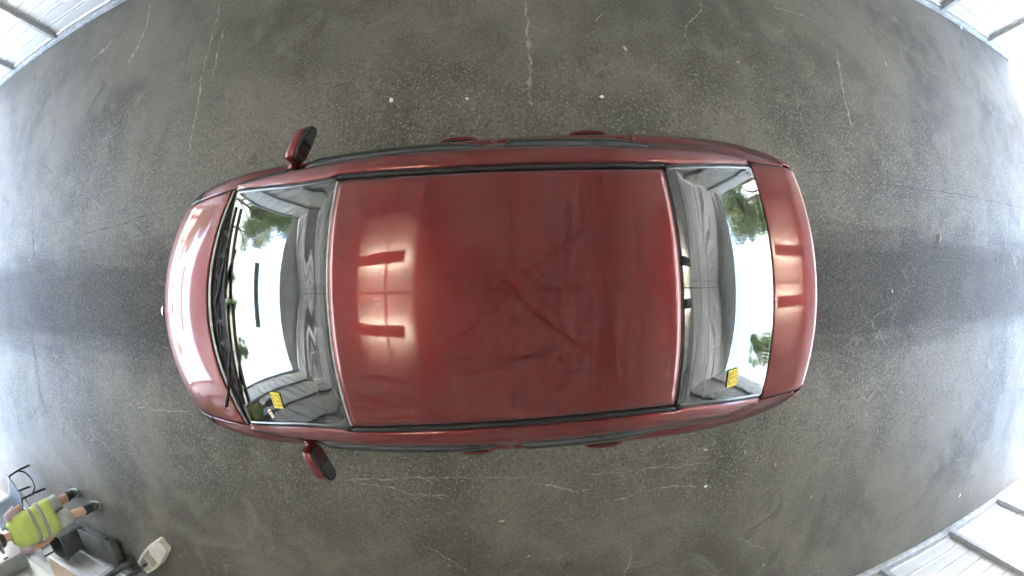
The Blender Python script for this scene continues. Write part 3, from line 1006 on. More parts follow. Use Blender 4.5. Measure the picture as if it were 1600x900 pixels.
# wheels
def wheel(ax, sg):
    y = sg * .80
    bm = bmesh.new()
    add_loft(bm, [ell((ax, y - sg * .03, .33), .14, .14, 24, 2, (1, 0, 0), (0, 0, 1)), ell((ax, y - sg * .015, .33), .14, .14, 24, 2, (1, 0, 0), (0, 0, 1))])
    w = bm_obj('wheel', bm, M['alloy'], car)
    bm = bmesh.new()
    prof = [(-.105, .215), (-.11, .27), (-.10, .312), (-.08, .326), (0, .330), (.08, .326), (.10, .312), (.11, .27), (.105, .215)]
    add_loft(bm, [ell((ax, y + a, .33), r, r, 40, 2, (1, 0, 0), (0, 0, 1)) for a, r in prof], False, False)
    bm_obj('tyre', bm, M['rubber'], w)
    bm = bmesh.new()
    add_loft(bm, [ell((ax, y + a * sg, .33), r, r, 32, 2, (1, 0, 0), (0, 0, 1)) for a, r in ((-.1, .215), (.09, .218), (.1, .205), (.06, .195))], False, False)
    for k in range(5):
        a = 2 * math.pi * k / 5 + .3
        m = Matrix.Rotation(-a, 3, 'Y')
        c = Vector((ax, y + sg * .06, .33)) + m @ Vector((.115, 0, 0))
        add_box(bm, c, (.19, .03, .05), m, .008)
    add_loft(bm, [ell((ax, y + sg * .04, .33), .045, .045, 20, 2, (1, 0, 0), (0, 0, 1)), ell((ax, y + sg * .09, .33), .035, .035, 20, 2, (1, 0, 0), (0, 0, 1))])
    bm_obj('rim', bm, M['alloy'], w)
for ax in (AX_F, AX_R):
    for sg in (1, -1): wheel(ax, sg)
# cabin
bm = bmesh.new()
prof = [(-1.86, .90), (-1.80, .955), (-1.62, .985), (-1.40, .975), (-1.22, .93), (-1.16, .84), (-1.2, .6), (-1.8, .55)]
add_loft(bm, [[Vector((x + .05 * (abs(y) / .7) ** 2, y, z - .03 * (abs(y) / .7) ** 3)) for x, z in prof] for y in lin(-.74, .74, 15)])
dash = bm_obj('dashboard', bm, M['interior'], car)
bm = bmesh.new(); add_loft(bm, [ell((-1.28 + .0 * k, .37, .985), .17, .03 * k, 20, 2.4, (0, 1, 0), (1, 0, .3)) for k in (0.6, 1.0)])
bm_obj('instrument_hood', bm, M['blackp'], dash)
ring = [(-1.02 + .17 * math.sin(a) * .42, .37 + .185 * math.cos(a), .90 + .17 * math.sin(a)) for a in lin(0, 2 * math.pi, 33)]
tube('steering_wheel', ring, .016, M['blackp'], car, 8)
def seat(y):
    bm = bmesh.new()
    add_loft(bm, [ell((x, y, z), .25, th, 20, 3.2, (0, 1, 0), (0.1, 0, 1)) for x, z, th in ((-.88, .52, .04), (-.84, .55, .08), (-.6, .54, .09), (-.40, .52, .09), (-.34, .5, .05))])
    c = bm_obj('front_seat', bm, M['interior_l'], car)
    bm = bmesh.new()
    add_loft(bm, [ell((-.40 + (z - .55) * .38, y, z), .245 - .06 * max(0, (z - .9) / .25), th, 20, 3.2, (0, 1, 0), (1, 0, 0)) for z, th in ((.52, .05), (.56, .085), (.85, .085), (1.05, .07), (1.12, .03))])
    bm_obj('seat_back', bm, M['interior_l'], c)
    bm = bmesh.new()
    add_loft(bm, [ell((-.15 + (z - 1.15) * .2, y, z), .13, th, 16, 2.8, (0, 1, 0), (1, 0, 0)) for z, th in ((1.13, .03), (1.15, .05), (1.26, .05), (1.29, .02))])
    bm_obj('headrest', bm, M['interior_l'], c)
seat(.37); seat(-.37)
bm = bmesh.new()
add_loft(bm, [[Vector((x, y, z)) for x, z in ((.45, .50), (.42, .58), (.80, .56), (1.06, 1.02), (1.13, 1.03), (1.16, .5))] for y in lin(-.66, .66, 7)])
bm_obj('rear_bench', bm, M['interior_l'], car)
bm = bmesh.new()
add_loft(bm, [[Vector((x - .04 * (abs(y) / .6) ** 2, y, z)) for x, z in ((1.10, 1.035), (1.13, 1.05), (1.47, 1.045), (1.49, 1.0), (1.1, 1.0))] for y in lin(-.62, .62, 15)])
ps = bm_obj('parcel_shelf', bm, M['interior_l'], car)
for y in (-.40, .40):
    bm = bmesh.new(); add_loft(bm, [ell((1.30, y, z), .07 * q, .10 * q, 20, 2.2) for z, q in ((1.05, 1.0), (1.058, .95))]); bm_obj('speaker_cover', bm, M['blackp'], ps)
box('cabin_floor', (-.25, 0, .30), (2.9, 1.5, .04), M['interior'], car)
for sg in (1, -1):
    box('door_trim', (-.25, sg * .80, .66), (2.3, .06, .50), M['interior'], car, bev=.02)
S, K = np.meshgrid(lin(-.82, .74, 12), lin(-.95, .95, 20), indexing='ij')
panel('headliner', top(S, K, -.035), M['interior_l'], car, flip=True, thick=0.004)
tube('rear_view_mirror', [(-.98, -.11, 1.27), (-.99, 0, 1.275), (-.98, .11, 1.27)], [.028, .034, .028], M['blackp'], car, 8)

# ------------------------------------------------------------------ cracks in the floor
SAND = [
    ([(0.185, 2.568), (0.181, 2.27), (0.182, 1.994), (0.186, 1.8), (0.175, 1.616), (0.186, 1.468)], 0.03),
    ([(-3.153, 3.251), (-3.135, 2.883), (-3.138, 2.468), (-3.13, 2.194), (-3.122, 1.897), (-3.128, 1.583), (-3.127, 1.38)], 0.022),
    ([(-2.966, 2.831), (-2.973, 2.463), (-2.967, 2.154)], 0.02),
    ([(-1.522, -1.611), (-1.105, -1.575), (-0.609, -1.543), (-0.292, -1.544), (0.123, -1.545)], 0.013),
    ([(0.149, -1.593), (0.28, -1.629), (0.44, -1.687), (0.6, -1.687)], 0.018),
    ([(0.596, -1.529), (1.033, -1.528), (1.38, -1.533), (1.687, -1.527)], 0.01),
    ([(0.824, -1.795), (0.991, -1.763), (1.16, -1.721), (1.399, -1.741), (1.649, -1.76)], 0.014),
    ([(-1.459, -1.592), (-1.285, -1.632), (-1.056, -1.645), (-0.838, -1.705), (-0.566, -1.712)], 0.014),
    ([(1.001, -2.289), (1.008, -2.514), (0.973, -2.665)], 0.016),
    ([(0.174, -2.388), (0.343, -2.377), (0.455, -2.334)], 0.01),
    ([(2.716, 2.864), (3.064, 2.871), (3.286, 2.846), (3.504, 2.775)], 0.016),
    ([(3.57, 2.537), (3.539, 2.245), (3.498, 1.929), (3.513, 1.568)], 0.03),
    ([(1.867, 2.749), (1.818, 2.577), (1.642, 2.354), (1.659, 2.16)], 0.012),
    ([(2.09, -2.429), (2.3, -2.559), (2.521, -2.675)], 0.014),
    ([(-4.524, 3.719), (-4.448, 3.332), (-4.48, 3.006), (-4.599, 2.813)], 0.05),
    ([(-5.122, 3.373), (-5.372, 3.258), (-5.656, 3.17)], 0.06),
    ([(1.106, -1.764), (1.033, -1.54)], 0.008),
    ([(-0.114, -1.286), (-0.082, -1.44)], 0.007),
    ([(-4.19, -1.176), (-3.617, -1.165), (-3.119, -1.123)], 0.016),
    ([(-3.952, -0.925), (-3.703, -1.073)], 0.012),
    ([(-0.834, -2.258), (-0.612, -2.353), (-0.451, -2.495)], 0.01),
    ([(-2.126, -1.317), (-2.289, -1.621), (-2.226, -1.913)], 0.006),
    ([(-1.299, -1.245), (-1.377, -1.517), (-1.345, -1.861)], 0.006),
    ([(0.911, 1.888), (0.564, 1.681)], 0.008),
]
OPEN = [
    ([(2.711, 1.007), (3.106, 1.057), (3.38, 1.006), (3.547, 0.824), (3.527, 0.563)], 0.012),
    ([(3.475, 0.983), (4.151, 1.014), (4.833, 1.031), (6.284, 1.069), (8.175, 1.072)], 0.016),
    ([(3.665, 1.556), (3.556, 1.261), (3.454, 0.981)], 0.008),
    ([(-6.589, 1.75), (-6.656, 1.209), (-6.498, 0.571), (-6.585, -0.037), (-6.553, -0.828), (-6.468, -1.816)], 0.022),
    ([(-5.304, 0.714), (-4.293, 0.771), (-3.702, 0.808), (-3.153, 0.854)], 0.014),
    ([(-5.335, 0.929), (-5.34, 0.561)], 0.012),
    ([(-1.615, 1.735), (-1.407, 1.819), (-1.205, 1.907), (-0.996, 1.99)], 0.01),
    ([(4.424, -0.762), (4.373, -0.972)], 0.012),
]
LITTER = [
    ('leaf', 1.020, 2.050, 0.07),
    ('leaf', 2.140, 2.053, 0.05),
    ('scrap', 0.771, 1.555, 0.04),
    ('leaf', 4.979, 0.477, 0.1),
    ('leaf', -0.127, -1.949, 0.05),
    ('leaf', 1.625, -1.415, 0.045),
    ('leaf', 2.033, -1.498, 0.045),
    ('leaf', 2.398, -1.682, 0.045),
    ('scrap', 1.664, -1.776, 0.035),
    ('leaf', 2.948, -2.149, 0.04),
    ('scrap', 7.239, 4.018, 0.12),
    ('scrap', 6.333, -3.098, 0.06),
    ('scrap', -0.969, 1.581, 0.045),
    ('scrap', -0.332, 1.542, 0.03),
    ('leaf', 2.505, -2.879, 0.04),
    ('scrap', 4.461, 2.552, 0.04),
    ('leaf', 0.096, -2.334, 0.03),
    ('scrap', 3.927, -0.115, 0.035),
    ('twig', 0.823, 2.381, 0.11),
]

def crack(pts, width, mat, z):
    P = smooth_pts([(x, y, 0) for x, y in pts], 10)
    rs = random.Random(int(abs(pts[0][0]) * 1000 + abs(pts[0][1]) * 77))
    V, F = [], []
    off = 0.0
    n = len(P)
    for i, p in enumerate(P):
        t = P[min(i + 1, n - 1)] - P[max(i - 1, 0)]
        nrm = np.array([-t[1], t[0], 0]) / (np.hypot(t[0], t[1]) + 1e-9)
        off = off * .7 + rs.uniform(-1, 1) * .012
        w = width * rs.uniform(.15, 1.0) * (.35 if rs.random() < .2 else 1) * min(1, (i + 1) / 5, (n - i) / 5) * .55
        c = p + nrm * off
        V += [tuple(c + nrm * w)[:2] + (z,), tuple(c - nrm * w * rs.uniform(.6, 1.2))[:2] + (z,)]
        if i: F.append((2 * i - 2, 2 * i - 1, 2 * i + 1, 2 * i))
    mesh_from('crack', V, F, mat, floor, False)
for i, (p, w) in enumerate(SAND): crack(p, w * 1.35, M['sand'], 0.004)
for i, (p, w) in enumerate(OPEN): crack(p, w * .7, M['tar'], 0.0045)

# ------------------------------------------------------------------ litter
M['leaf_dry'] = simple('dry_leaf', (0.42, 0.38, 0.27), 0.8, var=0.25, nscale=40)
M['scrap'] = simple('white_scrap', (0.70, 0.69, 0.65), 0.8, var=0.1, nscale=40)
M['twig'] = simple('dry_twig', (0.36, 0.33, 0.25), 0.9)
WHERE = ['dry pale leaf with a torn edge above the rear door', 'small dry leaf lying beyond the rear door handle', 'white scrap just above the rear door handle', 'large pale torn leaf on the floor behind the trunk', 'curled dry leaf on the floor below the middle of the car',
         'dry leaf nearest the rear wheel on the near side', 'tan dry leaf, second of three by the rear corner', 'pale dry leaf, third of three by the rear corner', 'pale scrap at the end of a sandy crack below the rear window', 'small upright leaf below the rear bumper corner',
         'white scrap against the far wall at upper right', 'bright white scrap near the wall at lower right', 'white flake on the floor right of the far mirror', 'pale flake above the rear of the front door', 'brown leaf near the lower edge right of the car',
         'tiny white flake at upper right', 'small curved leaf near the lower edge under the roof', 'tiny pale flake behind the middle of the trunk', 'thin pale twig lying above the rear door']
for i, (kind, x, y, s) in enumerate(LITTER):
    rs = random.Random(i * 13 + 5)
    a = rs.uniform(0, math.pi)
    if kind == 'twig':
        a = R(52)
        o = tube('twig', [(-s / 2, 0, .006), (-s * .1, .004, .008), (s / 2, -.003, .006)], [.003, .004, .002], M['twig'], None, 6)
    else:
        n = 14
        V, F = [(0, 0, .012)], []
        for k in range(n):
            t = 2 * math.pi * k / n
            r = s / 2 * (rs.uniform(.75, 1.1) if kind == 'scrap' else rs.uniform(.9, 1.05))
            V.append((r * math.cos(t), r * math.sin(t) * (.48 if kind == 'leaf' else .75), .005 + (.35 if kind == 'leaf' else .15) * r * math.sin(t) ** 2 + rs.uniform(0, .003)))
        for k in range(n): F.append((0, 1 + k, 1 + (k + 1) % n))
        o = mesh_from('dry_leaf' if kind == 'leaf' else 'paper_scrap', V, F, M['leaf_dry'] if kind == 'leaf' else M['scrap'], None, True)
        md = o.modifiers.new('thickness', 'SOLIDIFY'); md.thickness = .002; md.offset = 1
    o.location = (x, y, .002)
    o.rotation_euler = (0, 0, a)
    tag(o, WHERE[i], 'leaf' if kind == 'leaf' else ('twig' if kind == 'twig' else 'scrap'), 'bits of litter on the floor')
# fine grit nobody could count
V, F = [], []
for i in range(420):
    x, y = rng.uniform(-8, 8.4), rng.uniform(-3.5, 3.9)
    if abs(y) < .9 and -2.6 < x < 1.9: continue
    r = .004 + .009 * rng.random() ** 3
    b = len(V)
    for k in range(5):
        t = 2 * math.pi * k / 5 + rng.random()
        V.append((x + r * math.cos(t), y + r * math.sin(t) * .8, .0))
    V.append((x, y, r * .9))
    F += [(b + k, b + (k + 1) % 5, b + 5) for k in range(5)]
tag(mesh_from('grit', V, F, M['sand'], None, False), 'pale grit scattered over the dark floor', 'grit', kind='stuff')

# ------------------------------------------------------------------ paper notices in the car windows
M['yellow'] = simple('yellow_paper', (0.85, 0.72, 0.10), 0.7, var=0.04)
M['ink'] = simple('brown_ink', (0.40, 0.16, 0.03), 0.8, var=0.05)
M['whitep'] = simple('white_sticker', (0.78, 0.80, 0.72), 0.6, var=0.04)
M['redp'] = simple('red_print', (0.6, 0.06, 0.04), 0.7)
M['greyp'] = simple('grey_print', (0.2, 0.2, 0.2), 0.7)
def text_mesh(name, s, size, mat, parent):
    cu = bpy.data.curves.new(name, 'FONT')
    cu.body = s; cu.size = size; cu.align_x = 'CENTER'; cu.align_y = 'CENTER'
    tmp = bpy.data.objects.new('tmp', cu); COL.objects.link(tmp)
    dg = bpy.context.evaluated_depsgraph_get()
    me = bpy.data.meshes.new_from_object(tmp.evaluated_get(dg))
    bpy.data.objects.remove(tmp)
    o = link_mesh(name, me, None, parent, False)
    me.materials.clear(); me.materials.append(mat)
    return o
def on_glass(s, y, rot, off=.006):
    k = y / float(gf[2](s))
    p = top(np.array(s), np.array(k)); ds = top(np.array(s + .01), np.array(k)) - p; dk = top(np.array(s), np.array(k + .01)) - p
    a = Vector(ds).normalized(); n = a.cross(Vector(dk)).normalized()
    if n.z < 0: n = -n
    b = n.cross(a)
    m = Matrix((a, b, n)).transposed().to_4x4()
    m.translation = Vector(p) + n * off
    return car.matrix_basis @ m @ Matrix.Rotation(rot, 4, 'Z')
def notice(s, y, rot, w, h, label):
    o = box('paper_notice', (0, 0, 0), (w, h, .0015), M['yellow'])
    o.matrix_world = on_glass(s, y, rot)
    tag(o, label, 'paper', 'yellow notices in the car windows')
    t = text_mesh('lettering', 'C55', h * .50, M['ink'], o); t.location = (0, h * .12, .0018); t.scale = (1.05, 1, 1)
    for r, n in ((-.22, 5), (-.38, 4), (.40, 6)):
        for k in range(n):
            q = box('small_print', (w * (-.40 + .8 * (k + .5) / n), h * r, .0016), (w * .8 / n * .62, h * .065, .0008), M['ink'], o)
    return o
notice(-1.385, -.525, R(-90) + R(-4), .098, .090, 'yellow paper notice behind the windshield glass')
notice(1.165, -.498, R(90) + R(8), .098, .085, 'yellow paper notice in the rear window corner')
o = box('inspection_sticker', (0, 0, 0), (.034, .055, .0015), M['whitep'])
o.matrix_world = on_glass(-1.49, -.622, R(18))
tag(o, 'small white sticker with red print in the windshield corner', 'sticker')
box('red_band', (.004, .014, .0014), (.018, .012, .0008), M['redp'], o)
for k in range(3): box('small_print', (0, -.004 - k * .008, .0014), (.024, .003, .0008), M['greyp'], o)

# ------------------------------------------------------------------ the person in the vest
M['skin'] = simple('skin', (0.52, 0.30, 0.20), 0.55, var=0.08, nscale=12)
M['vest'] = simple('hi_vis_yellow', (0.50, 0.58, 0.15), 0.75, var=0.10, nscale=9, bump=0.4, bscale=25)
M['stripe'] = simple('reflective_grey', (0.30, 0.31, 0.28), 0.5, var=0.08)
M['shirt'] = simple('lavender_shirt', (0.42, 0.33, 0.37), 0.85, var=0.1, bump=0.3, bscale=30)
M['shorts'] = simple('grey_shorts', (0.42, 0.42, 0.39), 0.85, var=0.14, nscale=10, bump=0.6, bscale=22)
M['sock'] = simple('black_sock', (0.03, 0.032, 0.035), 0.9)
M['shoe'] = simple('olive_shoe', (0.09, 0.095, 0.07), 0.7, var=0.3, nscale=25)
M['sole'] = simple('pale_sole', (0.34, 0.36, 0.28), 0.7)
M['hat'] = simple('grey_hat', (0.20, 0.20, 0.195), 0.9, bump=0.3)
M['hair'] = simple('dark_hair', (0.05, 0.035, 0.025), 0.6, bump=0.5, bscale=60)
M['eye'] = simple('eye', (0.7, 0.7, 0.68), 0.2)
def skinned(name, verts, edges, radii, mat, parent, root=0, sub=2):
    me = bpy.data.meshes.new(name)
    me.from_pydata(verts, edges, [])
    o = bpy.data.objects.new(name, me); COL.objects.link(o)
    me.materials.append(mat)
    md = o.modifiers.new('skin', 'SKIN'); md.use_smooth_shade = True
    sv = me.skin_vertices[0].data
    for i, r in enumerate(radii):
        sv[i].radius = r if isinstance(r, tuple) else (r, r)
        sv[i].use_root = (i == root)
    ss = o.modifiers.new('subd', 'SUBSURF'); ss.levels = sub; ss.render_levels = sub
    o.parent = parent
    return o
person = empty('person', (-5.70, -2.67, 0), R(197))
tag(person, 'person walking in a yellow vest, grey shorts and dark shoes', 'person')
V, E, RD = [], [], []
def add(p, r, par=None):
    V.append(p); RD.append(r)
    if par is not None: E.append((par, len(V) - 1))
    return len(V) - 1
pel = add((0, 0, .94), (.13, .115))
sp = add((0, 0, 1.10), (.135, .105), pel)
ch = add((.0, 0, 1.29), (.15, .11), sp)
nb = add((.0, 0, 1.43), (.075, .07), ch)
nk = add((.015, 0, 1.49), .052, nb)
jaw = add((.035, 0, 1.555), (.072, .068), nk)
hd = add((.03, 0, 1.62), (.082, .078), jaw)
hp = add((.02, 0, 1.69), (.062, .06), hd)
ns = add((.115, 0, 1.60), .014, hd)
ARM = {}
for sg in (1, -1):
    sh = add((0, sg * .175, 1.385), .062, ch)
    if sg > 0:
        el = add((-.03, sg * .255, 1.12), .042, sh)
        wr = add((.055, sg * .265, .89), .029, el)
        pm = add((.075, sg * .262, .82), (.022, .036), wr)
        fdir = (.02, 0, -.035)
    else:                                   # forearm raised in front
        el = add((.02, sg * .255, 1.13), .042, sh)
        wr = add((.24, sg * .20, 1.07), .029, el)
        pm = add((.31, sg * .185, 1.06), (.036, .022), wr)
        fdir = (.035, .004, -.012)
    ARM[sg] = (V[sh], V[el], V[wr])
    for k, ln in enumerate((.85, 1.0, 1.08, .95)):
        o_ = (k - 1.5) * .019
        side_v = (o_, 0, 0) if sg > 0 else (0, o_, 0)
        a1 = add(tuple(V[pm][i] + side_v[i] + fdir[i] * ln for i in range(3)), .010, pm)
        a2 = add(tuple(V[a1][i] + fdir[i] * ln * .8 + (-.008 if (i == 0 and sg > 0) else 0) for i in range(3)), .0085, a1)
    th1 = add(tuple(V[wr][i] + ((.035, -.01 * sg, -.03) if sg > 0 else (.035, .035, -.01))[i] for i in range(3)), .012, wr)
    add(tuple(V[th1][i] + ((.012, 0, -.03) if sg > 0 else (.03, .012, -.01))[i] for i in range(3)), .010, th1)
LEG = {}
for sg, kx, ax in ((1, -.03, -.26), (-1, .16, .25)):
    hip = add((0, sg * .095, .86), .10, pel)
    kn = add((kx, sg * .10, .48), .070, hip)
    cf = add((kx * .6 + ax * .4 - .015, sg * .10, .34), .070, kn)
    an = add((ax, sg * .10, .10), .046, cf)
    ft = add((ax + .09, sg * .105, .045), .034, an)
    LEG[sg] = (V[hip], V[kn], V[an], V[cf])
body = skinned('body', V, E, RD, M['skin'], person)
# hair, eyes, ears
bm = bmesh.new()
add_loft(bm, [ell((.012 - .3 * max(0, z - 1.68), 0, z), a, b, 20, 2.1) for z, a, b in ((1.56, .070, .072), (1.60, .085, .084), (1.65, .092, .087), (1.70, .080, .076), (1.735, .045, .045), (1.745, .01, .01))])
for v in bm.verts:
    if v.co.x > .045 and v.co.z < 1.675: v.co.x = .045 + (v.co.x - .045) * .15
bm_obj('hair', bm, M['hair'], person, True, None)
for sg in (1, -1):
    bm = bmesh.new(); add_loft(bm, [ell((.096 + d, sg * .032, 1.632), .013 * q, .008 * q, 10, 2, (0, 1, 0), (0, 0, 1)) for d, q in ((-.01, 1), (.004, .9), (.008, .4))])
    bm_obj('eye', bm, M['eye'], person)
    bm = bmesh.new(); add_loft(bm, [ell((.02, sg * (.083 + d), 1.605), .016 * q, .030 * q, 12, 2, (1, 0, 0), (0, 0, 1)) for d, q in ((-.012, .8), (.006, 1), (.012, .7))])
    bm_obj('ear', bm, M['skin'], person)
bm = bmesh.new()
add_loft(bm, [ell((.01, 0, z), a, b, 24, 2.1) for z, a, b in ((1.672, .165, .150), (1.668, .168, .153), (1.690, .104, .098), (1.73, .100, .094), (1.77, .085, .080), (1.785, .03, .03))], True, True)
bm_obj('hat', bm, M['hat'], person, True, 60)
# shirt: torso plus two short sleeves, one surface
def torso_rings(tab, n=28, dy=0.0):
    return [ell((x, 0, z), b, a, n, 2.4) for z, a, b, x in tab]
bm = bmesh.new()
add_loft(bm, torso_rings([(.80, .178, .135, 0), (.95, .172, .130, 0), (1.10, .172, .125, 0), (1.25, .185, .130, 0), (1.36, .185, .115, 0), (1.42, .125, .085, 0), (1.455, .072, .066, .005)]), True, False)
for sg in (1, -1):
    a, b, c = [Vector(q) for q in ARM[sg]]
    d = (b - a)
    rg = []
    for f, r in ((-.12, .06), (.0, .078), (.25, .078), (.5, .076), (.66, .074), (.68, .066)):
        p = a + d * f
        u = d.cross(Vector((1, 0, 0))).normalized(); w = d.cross(u).normalized()
        rg.append(ell(p, r, r * .95, 16, 2, u, w))
    add_loft(bm, rg)
shirt = bm_obj('shirt', bm, M['shirt'], person, True, None)
# hi-vis vest, loose, open at the arm holes
rsv = random.Random(4)
tabv = [(.70, .222, .165, -.01), (.78, .218, .162, -.01), (.86, .212, .156, -.005), (.95, .205, .150, 0), (1.05, .200, .146, 0), (1.15, .200, .145, 0), (1.25, .203, .145, 0), (1.33, .198, .136, 0), (1.39, .178, .118, 0), (1.43, .130, .095, 0), (1.455, .095, .080, 0)]
bm = bmesh.new()
rings = torso_rings(tabv, 36)
for i, rg in enumerate(rings):
    for k, v in enumerate(rg):
        f = 1 + .018 * math.sin(k * 1.9 + i * .7) + rsv.uniform(-.006, .006)
        v.x *= f; v.y *= f
        if i == 0: v.z += .012 * math.sin(k * .7)
add_loft(bm, rings, False, False)
vest = bm_obj('vest', bm, M['vest'], person, True, None)
md = vest.modifiers.new('thickness', 'SOLIDIFY'); md.thickness = .004; md.offset = 1
for z0 in (.885, 1.035):
    bm = bmesh.new()
    def at(z):
        zs = [q[0] for q in tabv]
        return [float(np.interp(z, zs, [q[j] for q in tabv])) for j in (1, 2, 3)]
    add_loft(bm, [ell((at(z)[2], 0, z), (at(z)[1] + .010) * 1.02, (at(z)[0] + .010) * 1.02, 36, 2.4) for z in lin(z0, z0 + .055, 4)], False, False)
    st = bm_obj('reflective_stripe', bm, M['stripe'], vest, True, None)
    md = st.modifiers.new('thickness', 'SOLIDIFY'); md.thickness = .003; md.offset = 1
# shorts
bm = bmesh.new()
add_loft(bm, [ell((0, 0, z), b, a, 28, 2.6) for z, a, b in ((.98, .178, .138), (.90, .192, .145), (.82, .198, .145), (.74, .19, .13), (.72, .14, .09))])
for sg in (1, -1):
    a, b = Vector(LEG[sg][0]), Vector(LEG[sg][1])
    d = b - a
    rg = []
    for f, r in ((-.02, .112), (.25, .125), (.55, .128), (.85, .136), (1.06, .145), (1.07, .12)):
        p = a + d * f
        rg.append([q + Vector((rsv.uniform(-.006, .006), rsv.uniform(-.006, .006), 0)) for q in ell(p, r * .95, r * .84, 20, 2.3)])
    add_loft(bm, rg)
bm_obj('shorts', bm, M['shorts'], person, True, None)
for sg in (1, -1):
    an, cf = Vector(LEG[sg][2]), Vector(LEG[sg][3])
    d = cf - an
    bm = bmesh.new()
    add_loft(bm, [ell(an + d * f, r, r, 16) for f, r in ((-.1, .055), (.1, .056), (.35, .062), (.6, .070), (.62, .062))])
    bm_obj('sock', bm, M['sock'], person)
    x0 = an.x - .06
    bm = bmesh.new()
    add_loft(bm, [ell((x0 + u * .32, an.y + sg * .006 * u, .028 + h / 2), w, h / 2 + .004, 16, 2.6, (0, 1, 0), (0, 0, 1)) for u, w, h in ((.0, .026, .06), (.06, .043, .10), (.22, .049, .125), (.4, .051, .10), (.6, .056, .075), (.85, .052, .055), (.97, .03, .035), (1.0, .012, .02))])
    s_ = bm_obj('shoe', bm, M['shoe'], person)
    bm = bmesh.new()
    add_loft(bm, [ell((x0 + .16, an.y + sg * .004, z), .168 * q, .058 * q, 24, 2.6) for z, q in ((.003, .94), (.010, 1.0), (.030, 1.0), (.034, .94))])
    bm_obj('sole', bm, M['sole'], s_)

# ------------------------------------------------------------------ furniture by the near wall
M['chairblue'] = simple('blue_grey_chair_shell', (0.11, 0.14, 0.165), 0.5, var=0.12)
M['tubedark'] = simple('dark_tube', (0.05, 0.052, 0.055), 0.4, metal=0.5)
M['charcoal'] = simple('charcoal_plastic', (0.080, 0.080, 0.070), 0.85, var=0.2, nscale=5)
M['cream'] = simple('cream_plastic', (0.62, 0.58, 0.48), 0.6, var=0.12, nscale=10)
M['tan'] = simple('tan_board', (0.42, 0.32, 0.22), 0.5, var=0.12, nscale=6)
M['greybox'] = simple('grey_enamel', (0.22, 0.225, 0.22), 0.45, var=0.08)
M['whitetop'] = simple('white_table_top', (0.50, 0.51, 0.52), 0.45, var=0.05)
chair = empty('stacking_chair', (-7.53, -2.98, 0), R(-32.7))
chair.scale = (1.12, 1.12, 1.12)
tag(chair, 'blue grey chair with dark bent tube legs beside the person', 'chair')
hw, hd_ = .23, .22
bm = bmesh.new()
Gs = []
for u in lin(0, 1, 14):                    # seat sweeping up into the backrest
    if u < .6:
        y = .23 - .46 * (u / .6); z = .45 - .02 * math.sin(u / .6 * math.pi)
    else:
        q = (u - .6) / .4; y = -.23 - .09 * q; z = .45 + .42 * q + .0
    w = .22 - .02 * max(0, u - .8) * 5 * .5
    Gs.append([(x * w, y + .015 * x * x, z + .018 * x * x) for x in lin(-1, 1, 9)])
panel('seat_shell', np.array(Gs), M['chairblue'], chair, thick=.012)
for sx in (-1, 1):
    tube('leg', [(sx * .20, .17, .44), (sx * .215, .20, .40), (sx * .23, .23, .2), (sx * .235, .235, .0)], .016, M['tubedark'], chair)
    tube('leg', [(sx * .20, -.19, .44), (sx * .215, -.20, .38), (sx * .235, -.235, .0)], .016, M['tubedark'], chair)
    tube('side_rail', [(sx * .20, .17, .435), (sx * .205, -.19, .435)], .011, M['tubedark'], chair)
tube('front_stretcher', smooth_pts([(-.23, .225, .26), (-.15, .24, .16), (0, .245, .12), (.15, .24, .16), (.23, .225, .26)], 5), .014, M['tubedark'], chair)
tube('rear_stretcher', [(-.225, -.215, .22), (.225, -.215, .22)], .010, M['tubedark'], chair)

bin_ = empty('storage_box', (-5.62, -3.36, 0), R(5))
tag(bin_, 'low charcoal plastic box on the floor by the wall', 'box')
box('body', (0, 0, .075), (.84, .36, .13), M['charcoal'], bin_, bev=.02)
box('lid', (0, 0, .155), (.88, .40, .035), M['charcoal'], bin_, bev=.012)
for sx in (-.3, .3): box('latch', (sx, .205, .13), (.08, .016, .05), M['tubedark'], bin_, bev=.004)
for sx in (-.37, .37):
    for sy in (-.14, .14): box('foot', (sx, sy, .006), (.05, .05, .013), M['tubedark'], bin_)
tote = empty('dark_bin', (-6.34, -3.42, 0), R(3))
tag(tote, 'taller charcoal bin behind the person beside the low box', 'bin')
bm = bmesh.new(); add_loft(bm, [ell((0, 0, z), a, a * .8, 24, 5) for z, a in ((.0, .19), (.02, .20), (.5, .235), (.5, .22), (.05, .19))]); bm_obj('tub', bm, M['charcoal'], tote)
bm = bmesh.new(); add_loft(bm, [ell((0, 0, z), a, a * .8, 24, 5) for z, a in ((.48, .245), (.50, .25), (.52, .245), (.52, .225), (.48, .23))], False, False); bm_obj('rim', bm, M['charcoal'], tote)

pole = empty('steel_stand', (-5.04, -3.45, 0))
tag(pole, 'dark upright steel stand against the wall behind the low box', 'stand')
box('upright', (0, 0, 1.0), (.075, .05, 1.97), M['charcoal'], pole, bev=.006)
box('base_plate', (0, 0, .008), (.18, .14, .014), M['charcoal'], pole)
box('cross_arm', (.1, 0, 1.9), (.35, .04, .05), M['charcoal'], pole, bev=.005)

